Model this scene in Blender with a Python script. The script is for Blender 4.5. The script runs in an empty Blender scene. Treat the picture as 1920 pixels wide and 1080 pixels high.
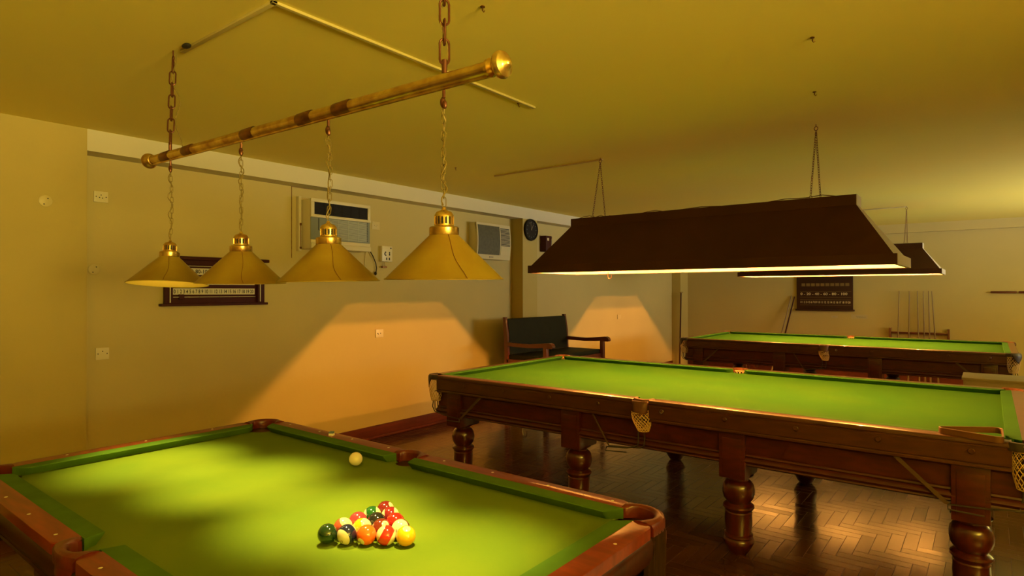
import bpy, bmesh, math, random
from mathutils import Vector, Matrix
random.seed(7)
PI = math.pi
C = bpy.context.scene.collection
SC = bpy.context.scene

# ------------------------------------------------------------------ camera
F_PX, YAW, PITCH, ROLL = 1142.96, -0.6640, 0.0061, -0.0011
cam = bpy.data.cameras.new('camera'); cam.sensor_width = 36.0
cam.lens = F_PX / 1920 * 36.0; cam.clip_start = .02
co = bpy.data.objects.new('camera', cam); C.objects.link(co)
cyw, syw = math.cos(YAW), math.sin(YAW)
Fv = Vector((syw*math.cos(PITCH), cyw*math.cos(PITCH), math.sin(PITCH)))
Rv = Vector((cyw, -syw, 0)); Uv = Rv.cross(Fv)
R2 = math.cos(ROLL)*Rv + math.sin(ROLL)*Uv; U2 = -math.sin(ROLL)*Rv + math.cos(ROLL)*Uv
M = Matrix((R2, U2, -Fv)).transposed().to_4x4(); M.translation = Vector((0, 0, 1.6015))
co.matrix_world = M
SC.camera = co

# ------------------------------------------------------------------ look, world, window fill
SC.view_settings.view_transform = 'Standard'; SC.view_settings.look = 'None'
SC.view_settings.gamma = 1.0; SC.view_settings.use_curve_mapping = False
SC.view_settings.exposure = 0.0
w = bpy.data.worlds.new('world'); SC.world = w; w.use_nodes = True
bg = w.node_tree.nodes['Background']
bg.inputs[0].default_value = (1.0, .80, .33, 1); bg.inputs[1].default_value = .5

def area(name, loc, rot, sx, sy, col, e):
    l = bpy.data.lights.new(name, 'AREA'); l.shape = 'RECTANGLE'; l.size = sx; l.size_y = sy
    l.color = col; l.energy = e; l.spread = math.radians(105)
    o = bpy.data.objects.new(name, l); o.location = loc; o.rotation_euler = rot; C.objects.link(o); return o
# unseen right-hand windows, the nearer added as fill; both lamps tilted to the ceiling
area('window_fill', (4.40, 9.6, 1.75), (0, math.radians(124), 0), 1.25, 3.0, (1.0, .95, .74), 215)
area('window_fill', (4.40, -.4, 1.75), (0, math.radians(133), 0), 1.25, 2.6, (1.0, .78, .20), 520)  # made-up near window: added fill that brightens left wall and ceiling

# ------------------------------------------------------------------ materials
def mat(name, col, rough=.6, metal=0, spec=.5, coat=0, coat_r=.05, bump=0, bscale=40, vary=0, vscale=6, vcol=None, emis=None, estr=0, stretch=None, sheen=0):
    m = bpy.data.materials.new(name); m.use_nodes = True
    nt = m.node_tree; b = nt.nodes['Principled BSDF']
    b.inputs['Base Color'].default_value = (*col, 1); b.inputs['Roughness'].default_value = rough
    b.inputs['Metallic'].default_value = metal; b.inputs['Specular IOR Level'].default_value = spec
    b.inputs['Coat Weight'].default_value = coat; b.inputs['Coat Roughness'].default_value = coat_r
    if sheen: b.inputs['Sheen Weight'].default_value = sheen
    if emis: b.inputs['Emission Color'].default_value = (*emis, 1); b.inputs['Emission Strength'].default_value = estr
    if bump or vary:
        tc = nt.nodes.new('ShaderNodeTexCoord'); mp = nt.nodes.new('ShaderNodeMapping')
        nt.links.new(tc.outputs['Object'], mp.inputs[0])
        if stretch: mp.inputs['Scale'].default_value = stretch
    if vary:
        n = nt.nodes.new('ShaderNodeTexNoise'); n.inputs['Scale'].default_value = vscale; n.inputs['Detail'].default_value = 6
        nt.links.new(mp.outputs[0], n.inputs['Vector'])
        r = nt.nodes.new('ShaderNodeMapRange'); r.inputs[1].default_value = .35; r.inputs[2].default_value = .7
        nt.links.new(n.outputs[0], r.inputs[0])
        mx = nt.nodes.new('ShaderNodeMix'); mx.data_type = 'RGBA'
        mx.inputs['A'].default_value = (*col, 1)
        v2 = vcol or tuple(c*(1-vary) for c in col); mx.inputs['B'].default_value = (*v2, 1)
        nt.links.new(r.outputs[0], mx.inputs['Factor']); nt.links.new(mx.outputs['Result'], b.inputs['Base Color'])
    if bump:
        n = nt.nodes.new('ShaderNodeTexNoise'); n.inputs['Scale'].default_value = bscale; n.inputs['Detail'].default_value = 4
        nt.links.new(mp.outputs[0], n.inputs['Vector'])
        bp = nt.nodes.new('ShaderNodeBump'); bp.inputs['Strength'].default_value = bump; bp.inputs['Distance'].default_value = .01
        nt.links.new(n.outputs[0], bp.inputs['Height']); nt.links.new(bp.outputs[0], b.inputs['Normal'])
    return m

WALL = mat('cream_wall_paint', (.54, .435, .17), .75, vary=.10, vscale=.8, bump=.15, bscale=12)
WALL2 = mat('yellow_wall_paint', (.49, .38, .11), .75, vary=.12, vscale=.9, bump=.15, bscale=12)
BEAMP = mat('pale_beam_paint', (.62, .56, .40), .7, vary=.06, vscale=1)
CEIL = mat('ceiling_paint', (.86, .71, .15), .8, vary=.10, vscale=.6, vcol=(.82, .72, .19), bump=.08, bscale=5)
CLOTH = mat('pool_cloth', (.114, .176, .012), .92, spec=.08, vary=.25, vscale=3.2, vcol=(.145, .198, .012), bump=.12, bscale=260)
CLOTH2 = mat('snooker_cloth', (.022, .086, .0085), .92, spec=.05, vary=.22, vscale=2.2, vcol=(.032, .094, .008), bump=.12, bscale=260)
CUSH = mat('cushion_cloth', (.078, .158, .014), .9, spec=.08, vary=.2, vscale=7)
CUSH2 = mat('snooker_cushion_cloth', (.028, .100, .010), .9, spec=.1, vary=.15, vscale=5)
RWOOD = mat('reddish_rail_wood', (.23, .026, .002), .5, spec=.2, coat=.5, coat_r=.09, vary=.4, vscale=5, stretch=(1, 6, 3), bump=.05, bscale=60)
DWOOD = mat('dark_apron_wood', (.055, .010, .004), .45, spec=.2, coat=.12, coat_r=.12, vary=.5, vscale=7, stretch=(1, 5, 5))
MAHOG = mat('mahogany', (.075, .011, .004), .36, spec=.3, coat=.35, coat_r=.10, vary=.45, vscale=8, stretch=(1.2, 5, 5))
MAHOG2 = mat('polished_leg_mahogany', (.075, .009, .004), .3, spec=.3, coat=.75, coat_r=.05, vary=.4, vscale=10, stretch=(5, 5, 1))
FASC = mat('brown_fascia_wood', (.085, .026, .007), .36, spec=.3, coat=.5, coat_r=.08, vary=.35, vscale=7, stretch=(1, 5, 5))
LEATH = mat('oxblood_leather', (.13, .014, .006), .4, spec=.3, coat=.3, coat_r=.12, vary=.3, vscale=30, bump=.1, bscale=120)
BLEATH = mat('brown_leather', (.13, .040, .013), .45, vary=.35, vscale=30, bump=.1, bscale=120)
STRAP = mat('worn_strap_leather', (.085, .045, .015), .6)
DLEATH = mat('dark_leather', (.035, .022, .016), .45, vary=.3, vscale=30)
TASS = mat('leather_fringe', (.035, .014, .006), .8, spec=.15, vary=.5, vscale=60, stretch=(1, 1, .1))
NET = mat('net_string', (.62, .44, .20), .8)
STEEL = mat('worn_steel', (.35, .30, .25), .35, 1)
RAILM = mat('black_return_rail', (.04, .03, .028), .35, spec=.6)
BRASS = mat('brass', (.80, .58, .16), .27, .9, vary=.3, vscale=20, vcol=(.42, .20, .05))
BRASSD = mat('tarnished_brass', (.30, .13, .04), .4, .9, vary=.5, vscale=25)
SHADE = mat('lacquered_brass_shade', (.40, .28, .03), .45, .3, vary=.25, vscale=7, vcol=(.31, .18, .02))
SHADEIN = mat('shade_lining', (.85, .62, .12), .4)
SEAM = mat('rusty_seam', (.16, .05, .02), .6)
CHAINB = mat('bronze_chain', (.16, .055, .025), .4, .6)
WIRE = mat('amber_wire', (.24, .17, .04), .5, .2)
BULB = mat('warm_bulb', (1, .9, .6), .4, emis=(1, .68, .20), estr=40)
CANO = mat('dark_brown_canopy', (.060, .020, .007), .6, spec=.2, coat=0, coat_r=.25, vary=.25, vscale=3)
CANOEND = mat('lit_canopy_end', (.40, .34, .26), .5)  # window light on the right-hand ends, painted as a paler colour
CANOIN = mat('cream_canopy_lining', (.42, .40, .36), .7)
TUBE = mat('lit_lamp_bulb', (1, .8, .5), .4, emis=(1, .40, .065), estr=13500)
PLAST = mat('ivory_plastic', (.68, .60, .38), .35, vary=.05)
PLASTY = mat('painted_plate', (.56, .46, .20), .5)
HOLE = mat('dark_hole', (.02, .016, .012), .6)
BLACK = mat('black_plastic', (.014, .011, .009), .6, spec=.2)
GRILL = mat('grey_grille', (.19, .205, .17), .5)
GRILLD = mat('dark_grille', (.10, .095, .06), .5, vary=.3, vscale=30)
ACW = mat('cream_ac_case', (.62, .54, .33), .4)
SBW = mat('scoreboard_wood', (.050, .008, .006), .5, spec=.2)
SBST = mat('number_strip', (.62, .58, .42), .5)
INK = mat('black_ink', (.02, .015, .012), .6)
GOLD = mat('gilt_numerals', (.75, .62, .36), .5)
SBD = mat('dark_scoreboard', (.045, .014, .007), .5, spec=.3, vary=.2)
CUEW = mat('cue_maple', (.20, .13, .045), .35)
CUED = mat('cue_dark_butt', (.06, .014, .010), .6, spec=.2)
BENW = mat('bench_wood', (.11, .020, .008), .35, coat=.3)
BENL = mat('bench_dark_green_leather', (.013, .014, .005), .6, spec=.15, vary=.2, vscale=8)
BASEB = mat('baseboard_wood', (.13, .022, .007), .45, spec=.3, vary=.4, vscale=4, stretch=(3, 1, 6))
CABI = mat('beige_laminate', (.27, .22, .15), .55, vary=.05)
CHALKB = mat('blue_chalk', (.16, .22, .26), .8); CHALKW = mat('chalk_paper', (.8, .75, .6), .7)

def ball_mat(name, col, stripe):
    m = mat(name, col, .12, coat=1, coat_r=.03)
    nt = m.node_tree; b = nt.nodes['Principled BSDF']
    tc = nt.nodes.new('ShaderNodeTexCoord'); nv = nt.nodes.new('ShaderNodeVectorMath'); nv.operation = 'NORMALIZE'
    nt.links.new(tc.outputs['Object'], nv.inputs[0])
    sp = nt.nodes.new('ShaderNodeSeparateXYZ'); nt.links.new(nv.outputs[0], sp.inputs[0])
    def lt(sock, v, op='LESS_THAN', ab=True):
        src = sock
        if ab:
            a = nt.nodes.new('ShaderNodeMath'); a.operation = 'ABSOLUTE'; nt.links.new(sock, a.inputs[0]); src = a.outputs[0]
        c = nt.nodes.new('ShaderNodeMath'); c.operation = op; c.inputs[1].default_value = v; nt.links.new(src, c.inputs[0]); return c.outputs[0]
    cream = (.80, .68, .38, 1)
    cur = None
    if stripe:
        mx = nt.nodes.new('ShaderNodeMix'); mx.data_type = 'RGBA'
        mx.inputs['A'].default_value = cream; mx.inputs['B'].default_value = (*col, 1)
        nt.links.new(lt(sp.outputs['Z'], .52), mx.inputs['Factor']); cur = mx.outputs['Result']
    if stripe is not None:
        m2 = nt.nodes.new('ShaderNodeMix'); m2.data_type = 'RGBA'
        if cur: nt.links.new(cur, m2.inputs['A'])
        else: m2.inputs['A'].default_value = (*col, 1)
        m2.inputs['B'].default_value = cream
        nt.links.new(lt(sp.outputs['X'], .915, 'GREATER_THAN', False), m2.inputs['Factor']); cur = m2.outputs['Result']
        nt.links.new(cur, b.inputs['Base Color'])
    return m

def floor_mat():
    m = mat('parquet', (.2, .07, .02), .24, spec=.8)
    nt = m.node_tree; b = nt.nodes['Principled BSDF']; L = nt.links
    def N(t, **k):
        n = nt.nodes.new(t)
        for a, v in k.items(): setattr(n, a, v)
        return n
    def mth(op, a, b_=None, c=None):
        n = N('ShaderNodeMath', operation=op)
        for i, v in enumerate((a, b_, c)):
            if v is None: continue
            if isinstance(v, (int, float)): n.inputs[i].default_value = v
            else: L.new(v, n.inputs[i])
        return n.outputs[0]
    tc = N('ShaderNodeTexCoord'); s = N('ShaderNodeSeparateXYZ'); L.new(tc.outputs['Object'], s.inputs[0])
    W, n = .076, 4
    x = mth('DIVIDE', mth('ADD', s.outputs[0], 30.0), W); y = mth('DIVIDE', mth('ADD', s.outputs[1], 30.0), W)
    i = mth('FLOOR', x); j = mth('FLOOR', y); fx = mth('FRACT', x); fy = mth('FRACT', y)
    k = mth('FLOORED_MODULO', mth('SUBTRACT', i, j), 2*n)
    hor = mth('LESS_THAN', k, n - .5)
    # horizontal plank: starts at i-k ; vertical plank: starts at j-(2n-1-k)
    hx = mth('ADD', k, fx); hid = mth('SUBTRACT', i, k)
    kv = mth('SUBTRACT', 2*n-1, k); vy = mth('ADD', kv, fy); vid = mth('SUBTRACT', j, kv)
    def sel(a, b_):
        return mth('ADD', mth('MULTIPLY', a, hor), mth('MULTIPLY', b_, mth('SUBTRACT', 1, hor)))
    along = sel(hx, vy); across = sel(fy, fx)
    id1 = sel(hid, i); id2 = sel(j, vid)
    cb = N('ShaderNodeCombineXYZ'); L.new(id1, cb.inputs[0]); L.new(id2, cb.inputs[1]); L.new(hor, cb.inputs[2])
    wn = N('ShaderNodeTexWhiteNoise'); L.new(cb.outputs[0], wn.inputs['Vector'])
    e1 = mth('MINIMUM', along, mth('SUBTRACT', n, along)); e2 = mth('MINIMUM', across, mth('SUBTRACT', 1, across))
    edge = mth('MINIMUM', e1, e2); gap = mth('LESS_THAN', edge, .020)
    g2 = N('ShaderNodeCombineXYZ'); L.new(mth('ADD', mth('MULTIPLY', along, .12), mth('MULTIPLY', wn.outputs['Value'], 50)), g2.inputs[0]); L.new(mth('MULTIPLY', across, 1.6), g2.inputs[1]); L.new(mth('MULTIPLY', wn.outputs['Value'], 9), g2.inputs[2])
    gr = N('ShaderNodeTexNoise'); gr.inputs['Scale'].default_value = 4; gr.inputs['Detail'].default_value = 5; L.new(g2.outputs[0], gr.inputs['Vector'])
    st = N('ShaderNodeTexNoise'); st.inputs['Scale'].default_value = 1.3; st.inputs['Detail'].default_value = 6; L.new(tc.outputs['Object'], st.inputs['Vector'])
    mx = N('ShaderNodeMix', data_type='RGBA'); mx.inputs['A'].default_value = (.070, .022, .006, 1); mx.inputs['B'].default_value = (.17, .055, .014, 1)
    L.new(mth('ADD', mth('MULTIPLY', wn.outputs['Value'], .45), mth('MULTIPLY', gr.outputs[0], .55)), mx.inputs['Factor'])
    mr = N('ShaderNodeMapRange'); mr.inputs[1].default_value = .35; mr.inputs[2].default_value = .65; mr.inputs[3].default_value = .55; mr.inputs[4].default_value = 1.1; L.new(st.outputs[0], mr.inputs[0])
    m2 = N('ShaderNodeMix', data_type='RGBA', blend_type='MULTIPLY'); m2.inputs['Factor'].default_value = 1
    L.new(mx.outputs['Result'], m2.inputs['A']); L.new(mr.outputs[0], m2.inputs['B'])
    m3 = N('ShaderNodeMix', data_type='RGBA'); L.new(gap, m3.inputs['Factor']); L.new(m2.outputs['Result'], m3.inputs['A']); m3.inputs['B'].default_value = (.012, .005, .002, 1)
    L.new(m3.outputs['Result'], b.inputs['Base Color'])
    rr = N('ShaderNodeMapRange'); rr.inputs[3].default_value = .09; rr.inputs[4].default_value = .24; L.new(mth('ADD', mth('MULTIPLY', st.outputs[0], .55), mth('MULTIPLY', wn.outputs['Value'], .45)), rr.inputs[0]); L.new(mth('ADD', rr.outputs[0], mth('MULTIPLY', gap, .25)), b.inputs['Roughness'])
    gn = N('ShaderNodeTexNoise'); gn.inputs['Scale'].default_value = 2.6; gn.inputs['Detail'].default_value = 3; L.new(tc.outputs['Object'], gn.inputs['Vector'])
    gr_ = N('ShaderNodeMapRange'); gr_.inputs[1].default_value = .44; gr_.inputs[2].default_value = .66; gr_.inputs[3].default_value = .05; gr_.inputs[4].default_value = .75; L.new(gn.outputs[0], gr_.inputs[0])
    gap = mth('MULTIPLY', gap, gr_.outputs[0])
    L.new(gap, m3.inputs['Factor'])
    h = mth('SUBTRACT', mth('ADD', mth('MULTIPLY', wn.outputs['Value'], .20), mth('MULTIPLY', st.outputs[0], 2.2)), gap)
    bp = N('ShaderNodeBump'); bp.inputs['Strength'].default_value = .5; bp.inputs['Distance'].default_value = .0013
    L.new(h, bp.inputs['Height']); L.new(bp.outputs[0], b.inputs['Normal'])
    return m
FLOOR = floor_mat()

# ------------------------------------------------------------------ mesh helper
class MB:
    def __init__(s): s.b = bmesh.new()
    def box(s, x0, x1, y0, y1, z0, z1, bev=0, mtx=None):
        vs = [s.b.verts.new((x, y, z)) for x in (x0, x1) for y in (y0, y1) for z in (z0, z1)]
        if mtx is not None:
            for v in vs: v.co = mtx @ v.co
        fs = [(0, 1, 3, 2), (4, 6, 7, 5), (0, 4, 5, 1), (2, 3, 7, 6), (0, 2, 6, 4), (1, 5, 7, 3)]
        f = [s.b.faces.new([vs[i] for i in q]) for q in fs]
        if bev:
            ed = list({e for q in f for e in q.edges})
            bmesh.ops.bevel(s.b, geom=ed, offset=bev, segments=2, affect='EDGES', profile=.6)
        return s
    def lathe(s, prof, loc=(0, 0, 0), seg=28, axis='Z', a0=0, a1=2*PI, mtx=None):
        full = abs(a1-a0-2*PI) < 1e-6; n = seg if full else seg+1
        rings = []
        for r, z in prof:
            ring = []
            if r < 1e-6:
                v = s.b.verts.new(_ax(0, 0, z, axis, loc)); ring = [v]*n
            else:
                for i in range(n):
                    a = a0 + (a1-a0)*i/seg
                    ring.append(s.b.verts.new(_ax(r*math.cos(a), r*math.sin(a), z, axis, loc)))
            rings.append(ring)
        if mtx is not None:
            for v in {v for q in rings for v in q}: v.co = mtx @ v.co
        for A, B in zip(rings, rings[1:]):
            for i in range(n if full else n-1):
                q = [A[i], A[(i+1) % n], B[(i+1) % n], B[i]]
                u = []
                for v in q:
                    if v not in u: u.append(v)
                if len(u) >= 3:
                    try: s.b.faces.new(u)
                    except ValueError: pass
        return s
    def tube(s, pts, r, seg=8, closed=False, cap=True):
        pts = [Vector(p) for p in pts]; n = len(pts); rings = []
        up = None
        for i, p in enumerate(pts):
            if closed: t = (pts[(i+1) % n]-pts[i-1])
            else: t = pts[min(i+1, n-1)]-pts[max(i-1, 0)]
            t.normalize()
            if up is None:
                up = Vector((0, 0, 1)) if abs(t.z) < .9 else Vector((1, 0, 0))
            a = t.cross(up)
            if a.length < 1e-5: a = t.cross(Vector((.3, 1, .2)))
            a.normalize(); bq = a.cross(t).normalized(); up = bq
            rr = r[i] if isinstance(r, (list, tuple)) else r
            rings.append([s.b.verts.new(p + a*math.cos(2*PI*k/seg)*rr + bq*math.sin(2*PI*k/seg)*rr) for k in range(seg)])
        m = n if closed else n-1
        for i in range(m):
            A, B = rings[i], rings[(i+1) % n]
            for k in range(seg):
                s.b.faces.new([A[k], B[k], B[(k+1) % seg], A[(k+1) % seg]])
        if not closed and cap:
            s.b.faces.new(rings[0]); s.b.faces.new(rings[-1][::-1])
        return s
    def prism(s, poly, z0, z1, bev=0, mtx=None):
        """poly in XY extruded along Z"""
        A = [s.b.verts.new((x, y, z0)) for x, y in poly]; B = [s.b.verts.new((x, y, z1)) for x, y in poly]
        if mtx is not None:
            for v in A+B: v.co = mtx @ v.co
        n = len(poly); f = [s.b.faces.new(A[::-1]), s.b.faces.new(B)]
        for i in range(n): f.append(s.b.faces.new([A[i], A[(i+1) % n], B[(i+1) % n], B[i]]))
        if bev:
            ed = [e for e in f[1].edges]
            bmesh.ops.bevel(s.b, geom=ed, offset=bev, segments=3, affect='EDGES', profile=.6)
        return s
    def loft(s, rows, closed=True, caps=True):
        R = [[s.b.verts.new(p) for p in row] for row in rows]
        n = len(R[0])
        for A, B in zip(R, R[1:]):
            for i in range(n if closed else n-1):
                s.b.faces.new([A[i], A[(i+1) % n], B[(i+1) % n], B[i]])
        if caps and closed:
            s.b.faces.new(R[0][::-1]); s.b.faces.new(R[-1])
        return s
    def sphere(s, c, r, seg=16, sc=(1, 1, 1)):
        mt = Matrix.Translation(c) @ Matrix.Diagonal((r*sc[0], r*sc[1], r*sc[2], 1))
        bmesh.ops.create_uvsphere(s.b, u_segments=seg, v_segments=max(6, seg//2), radius=1, matrix=mt); return s
    def build(s, name, m, parent=None, smooth=True, loc=None):
        bmesh.ops.recalc_face_normals(s.b, faces=s.b.faces[:])
        me = bpy.data.meshes.new(name); s.b.to_mesh(me); s.b.free()
        me.materials.append(m)
        if smooth:
            me.polygons.foreach_set('use_smooth', [True]*len(me.polygons))
            try: me.set_sharp_from_angle(angle=math.radians(38))
            except Exception: pass
        o = bpy.data.objects.new(name, me); C.objects.link(o)
        if parent: o.parent = parent
        if loc: o.location = loc
        return o
def _ax(x, y, z, axis, loc):
    if axis == 'Z': p = (x, y, z)
    elif axis == 'X': p = (z, x, y)
    else: p = (y, z, x)
    return (p[0]+loc[0], p[1]+loc[1], p[2]+loc[2])

def empty(name, loc, label, cat, group=None, rz=0):
    o = bpy.data.objects.new(name, None); o.location = loc; o.rotation_euler = (0, 0, rz); o.empty_display_size = .05
    C.objects.link(o); return tag(o, label, cat, group)
def tag(o, label, cat, group=None):
    o['label'] = label; o['category'] = cat
    if group: o['group'] = group
    return o
def struct(o): o['kind'] = 'structure'; return o
def copy_tree(o, parent=None, skip=()):
    c = o.copy(); C.objects.link(c)
    if parent: c.parent = parent
    for ch in [q for q in bpy.data.objects if q.parent == o]:
        copy_tree(ch, c)
    return c
def text(s, width, height, mtx, m, name, parent, flat=.0008):
    cu = bpy.data.curves.new('t', 'FONT'); cu.body = s; cu.align_x = 'LEFT'; cu.extrude = 0; cu.resolution_u = 3; cu.offset = .018
    to = bpy.data.objects.new('t', cu); C.objects.link(to)
    dg = bpy.context.evaluated_depsgraph_get(); dg.update()
    me = bpy.data.meshes.new_from_object(to.evaluated_get(dg))
    bpy.data.objects.remove(to); bpy.data.curves.remove(cu)
    xs = [v.co.x for v in me.vertices]; ys = [v.co.y for v in me.vertices]
    x0, x1, y0, y1 = min(xs), max(xs), min(ys), max(ys)
    for v in me.vertices:
        v.co = Vector(((v.co.x-x0)/(x1-x0)*width, (v.co.y-y0)/(y1-y0)*height, flat))
    me.transform(mtx); me.name = name
    me.materials.clear(); me.materials.append(m)
    o = bpy.data.objects.new(name, me); C.objects.link(o); o.parent = parent
    return o

# ------------------------------------------------------------------ room
XW, XB, ZC, ZB = -5.303, -5.111, 2.779, 2.623      # recessed wall, proud face, ceiling, beam underside
YF, YFB = 12.68, 12.60
XR, YN = 4.6, -2.6
struct(MB().box(XW-.4, XR+.2, YN-.2, YF+.3, -.12, 0).build('floor', FLOOR, smooth=False))
struct(MB().box(XW-.4, XR+.2, YN-.2, YF+.3, ZC, ZC+.15).build('ceiling', CEIL, smooth=False))
struct(MB().box(XW-.35, XW, 1.568, YF+.2, 0, ZC).build('wall_left', WALL, smooth=False))
struct(MB().box(XW-.35, XB, YN, 1.568, 0, ZC).build('wall_left_near', WALL2, smooth=False))
struct(MB().box(XW, XR, YF, YF+.25, 0, ZC).build('wall_far', WALL, smooth=False))
struct(MB().box(XW, XB, 1.568, YF, ZB, ZC).build('trim_1', BEAMP, smooth=False))        # beam along the left wall
struct(MB().box(XB, XR, YFB, YF, ZB, ZC).build('trim_2', WALL, smooth=False))           # beam along the far wall
struct(MB().box(XW, XB, 6.775, 7.118, 0, ZB).build('trim_3', WALL2, smooth=False))      # pier in the left wall
struct(MB().box(XW, XB, 12.28, YF, 0, ZB).build('trim_4', WALL2, smooth=False))         # pier in the far corner
bb = MB(); bb.box(XW, XW+.022, 1.568, 6.775, 0, .14, .005); bb.box(XW, XW+.022, 7.118, 12.28, 0, .14, .005)
bb.box(XB, XB+.022, 6.76, 7.13, 0, .14, .004); bb.box(XB, XB+.022, YN, 1.58, 0, .14, .005); bb.box(XW+.02, XB+.02, 6.755, 6.775, 0, .14)
bb.box(XW, XW+.035, 1.568, 6.775, 0, .03, .008)
struct(bb.build('baseboard_left', BASEB))
struct(MB().box(XB, XR, YF-.022, YF, 0, .16, .005).build('baseboard_far', BASEB))
# unseen right wall with two window openings, the nearer made up for its fill lamp, near wall left open behind the camera
wr = MB()
wr.box(XR, XR+.2, YN, YF, 0, 1.1); wr.box(XR, XR+.2, YN, YF, 2.4, ZC)
for a, b in ((YN, -1.8), (1.0, 8.0), (11.2, YF)): wr.box(XR, XR+.2, a, b, 1.1, 2.4)
struct(wr.build('wall_right', WALL, smooth=False))
struct(MB().box(XW-.35, XR+.2, YN-.2, YN, 0, ZC).build('wall_near', WALL2, smooth=False))

# ------------------------------------------------------------------ table helpers
def rring(x0, x1, y0, y1, r, n=6):
    out = []
    for cx, cy, a in ((x1-r, y1-r, 0), (x0+r, y1-r, 90), (x0+r, y0+r, 180), (x1-r, y0+r, 270)):
        for i in range(n+1):
            t = math.radians(a + 90*i/n); out.append((cx+r*math.cos(t), cy+r*math.sin(t)))
    return out
def skirt(mb, x0, x1, y0, y1, prof, r):
    """prof: (inset, z) top to bottom"""
    rows = []
    for ins, z in prof:
        rr = max(.006, r-ins)
        rows.append([(x, y, z) for x, y in rring(x0+ins, x1-ins, y0+ins, y1-ins, rr)])
    mb.loft(rows); return mb
def resample(P, n):
    P = [Vector((x, y, 0)) for x, y in P]; d = [0]
    for a, b in zip(P, P[1:]): d.append(d[-1]+(b-a).length)
    out = []; j = 0
    for i in range(n):
        t = d[-1]*i/(n-1)
        while j < len(d)-2 and d[j+1] < t: j += 1
        u = (t-d[j])/max(1e-9, d[j+1]-d[j]); out.append(P[j].lerp(P[j+1], min(1, u)))
    return out
def ring_loft(inner, outer, H, low=.036, n=44):
    I, O = resample(inner, n), resample(outer, n); rows = []
    for a, b in zip(I, O):
        rows.append([tuple(a.lerp(b, u)+Vector((0, 0, z))) for u, z in ((0, H-low), (0, H-.004), (.10, H+.002), (.35, H+.006), (.65, H+.005), (.90, H), (1, H-.010), (1.0, H-low), (.5, H-low))])
    return MB().loft(rows)
def cushion(p0, p1, inward, width, h, bed, e0, e1, kind):
    """p0->p1 back line; e0/e1 mouth length at each end"""
    p0, p1, nv = Vector(p0), Vector(p1), Vector(inward)
    d = (p1-p0); L = d.length; d.normalize()
    st = []
    def g(s):
        def one(t, e):
            if t >= e: return 1
            u = t/e
            if kind == 'pool': return min(1, .08+u*1.0) if u < .85 else 1-(1-u)*.46
            return math.sin(min(1, u)*PI/2)**.75 if u > 0 else .02
        return max(.03, min(one(s, e0), one(L-s, e1)))
    k = 14
    for i in range(k+1): st.append(e0*i/k*1.02)
    for i in range(1, 6): st.append(e0*1.02 + (L-1.02*e0-1.02*e1)*i/6)
    for i in range(k+1): st.append(L-e1*1.02*(1-i/k))
    rows = []
    for s in st:
        o = width*g(s); b = p0+d*s
        sec = [(0, h-.0005), (o*.5, h-.0005), (o*.95, h-.0015), (o, h-.005), (o-min(.002, o*.1), h-.009), (o-min(.011, o*.35), bed+.016), (o-min(.022, o*.5), bed+.004), (o-min(.024, o*.55), bed+.0005), (0, bed+.0005)]
        rows.append([tuple(Vector((b.x, b.y, 0)) + nv*oo + Vector((0, 0, z))) for oo, z in sec])
    mb = MB(); mb.loft(rows); return mb

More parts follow.
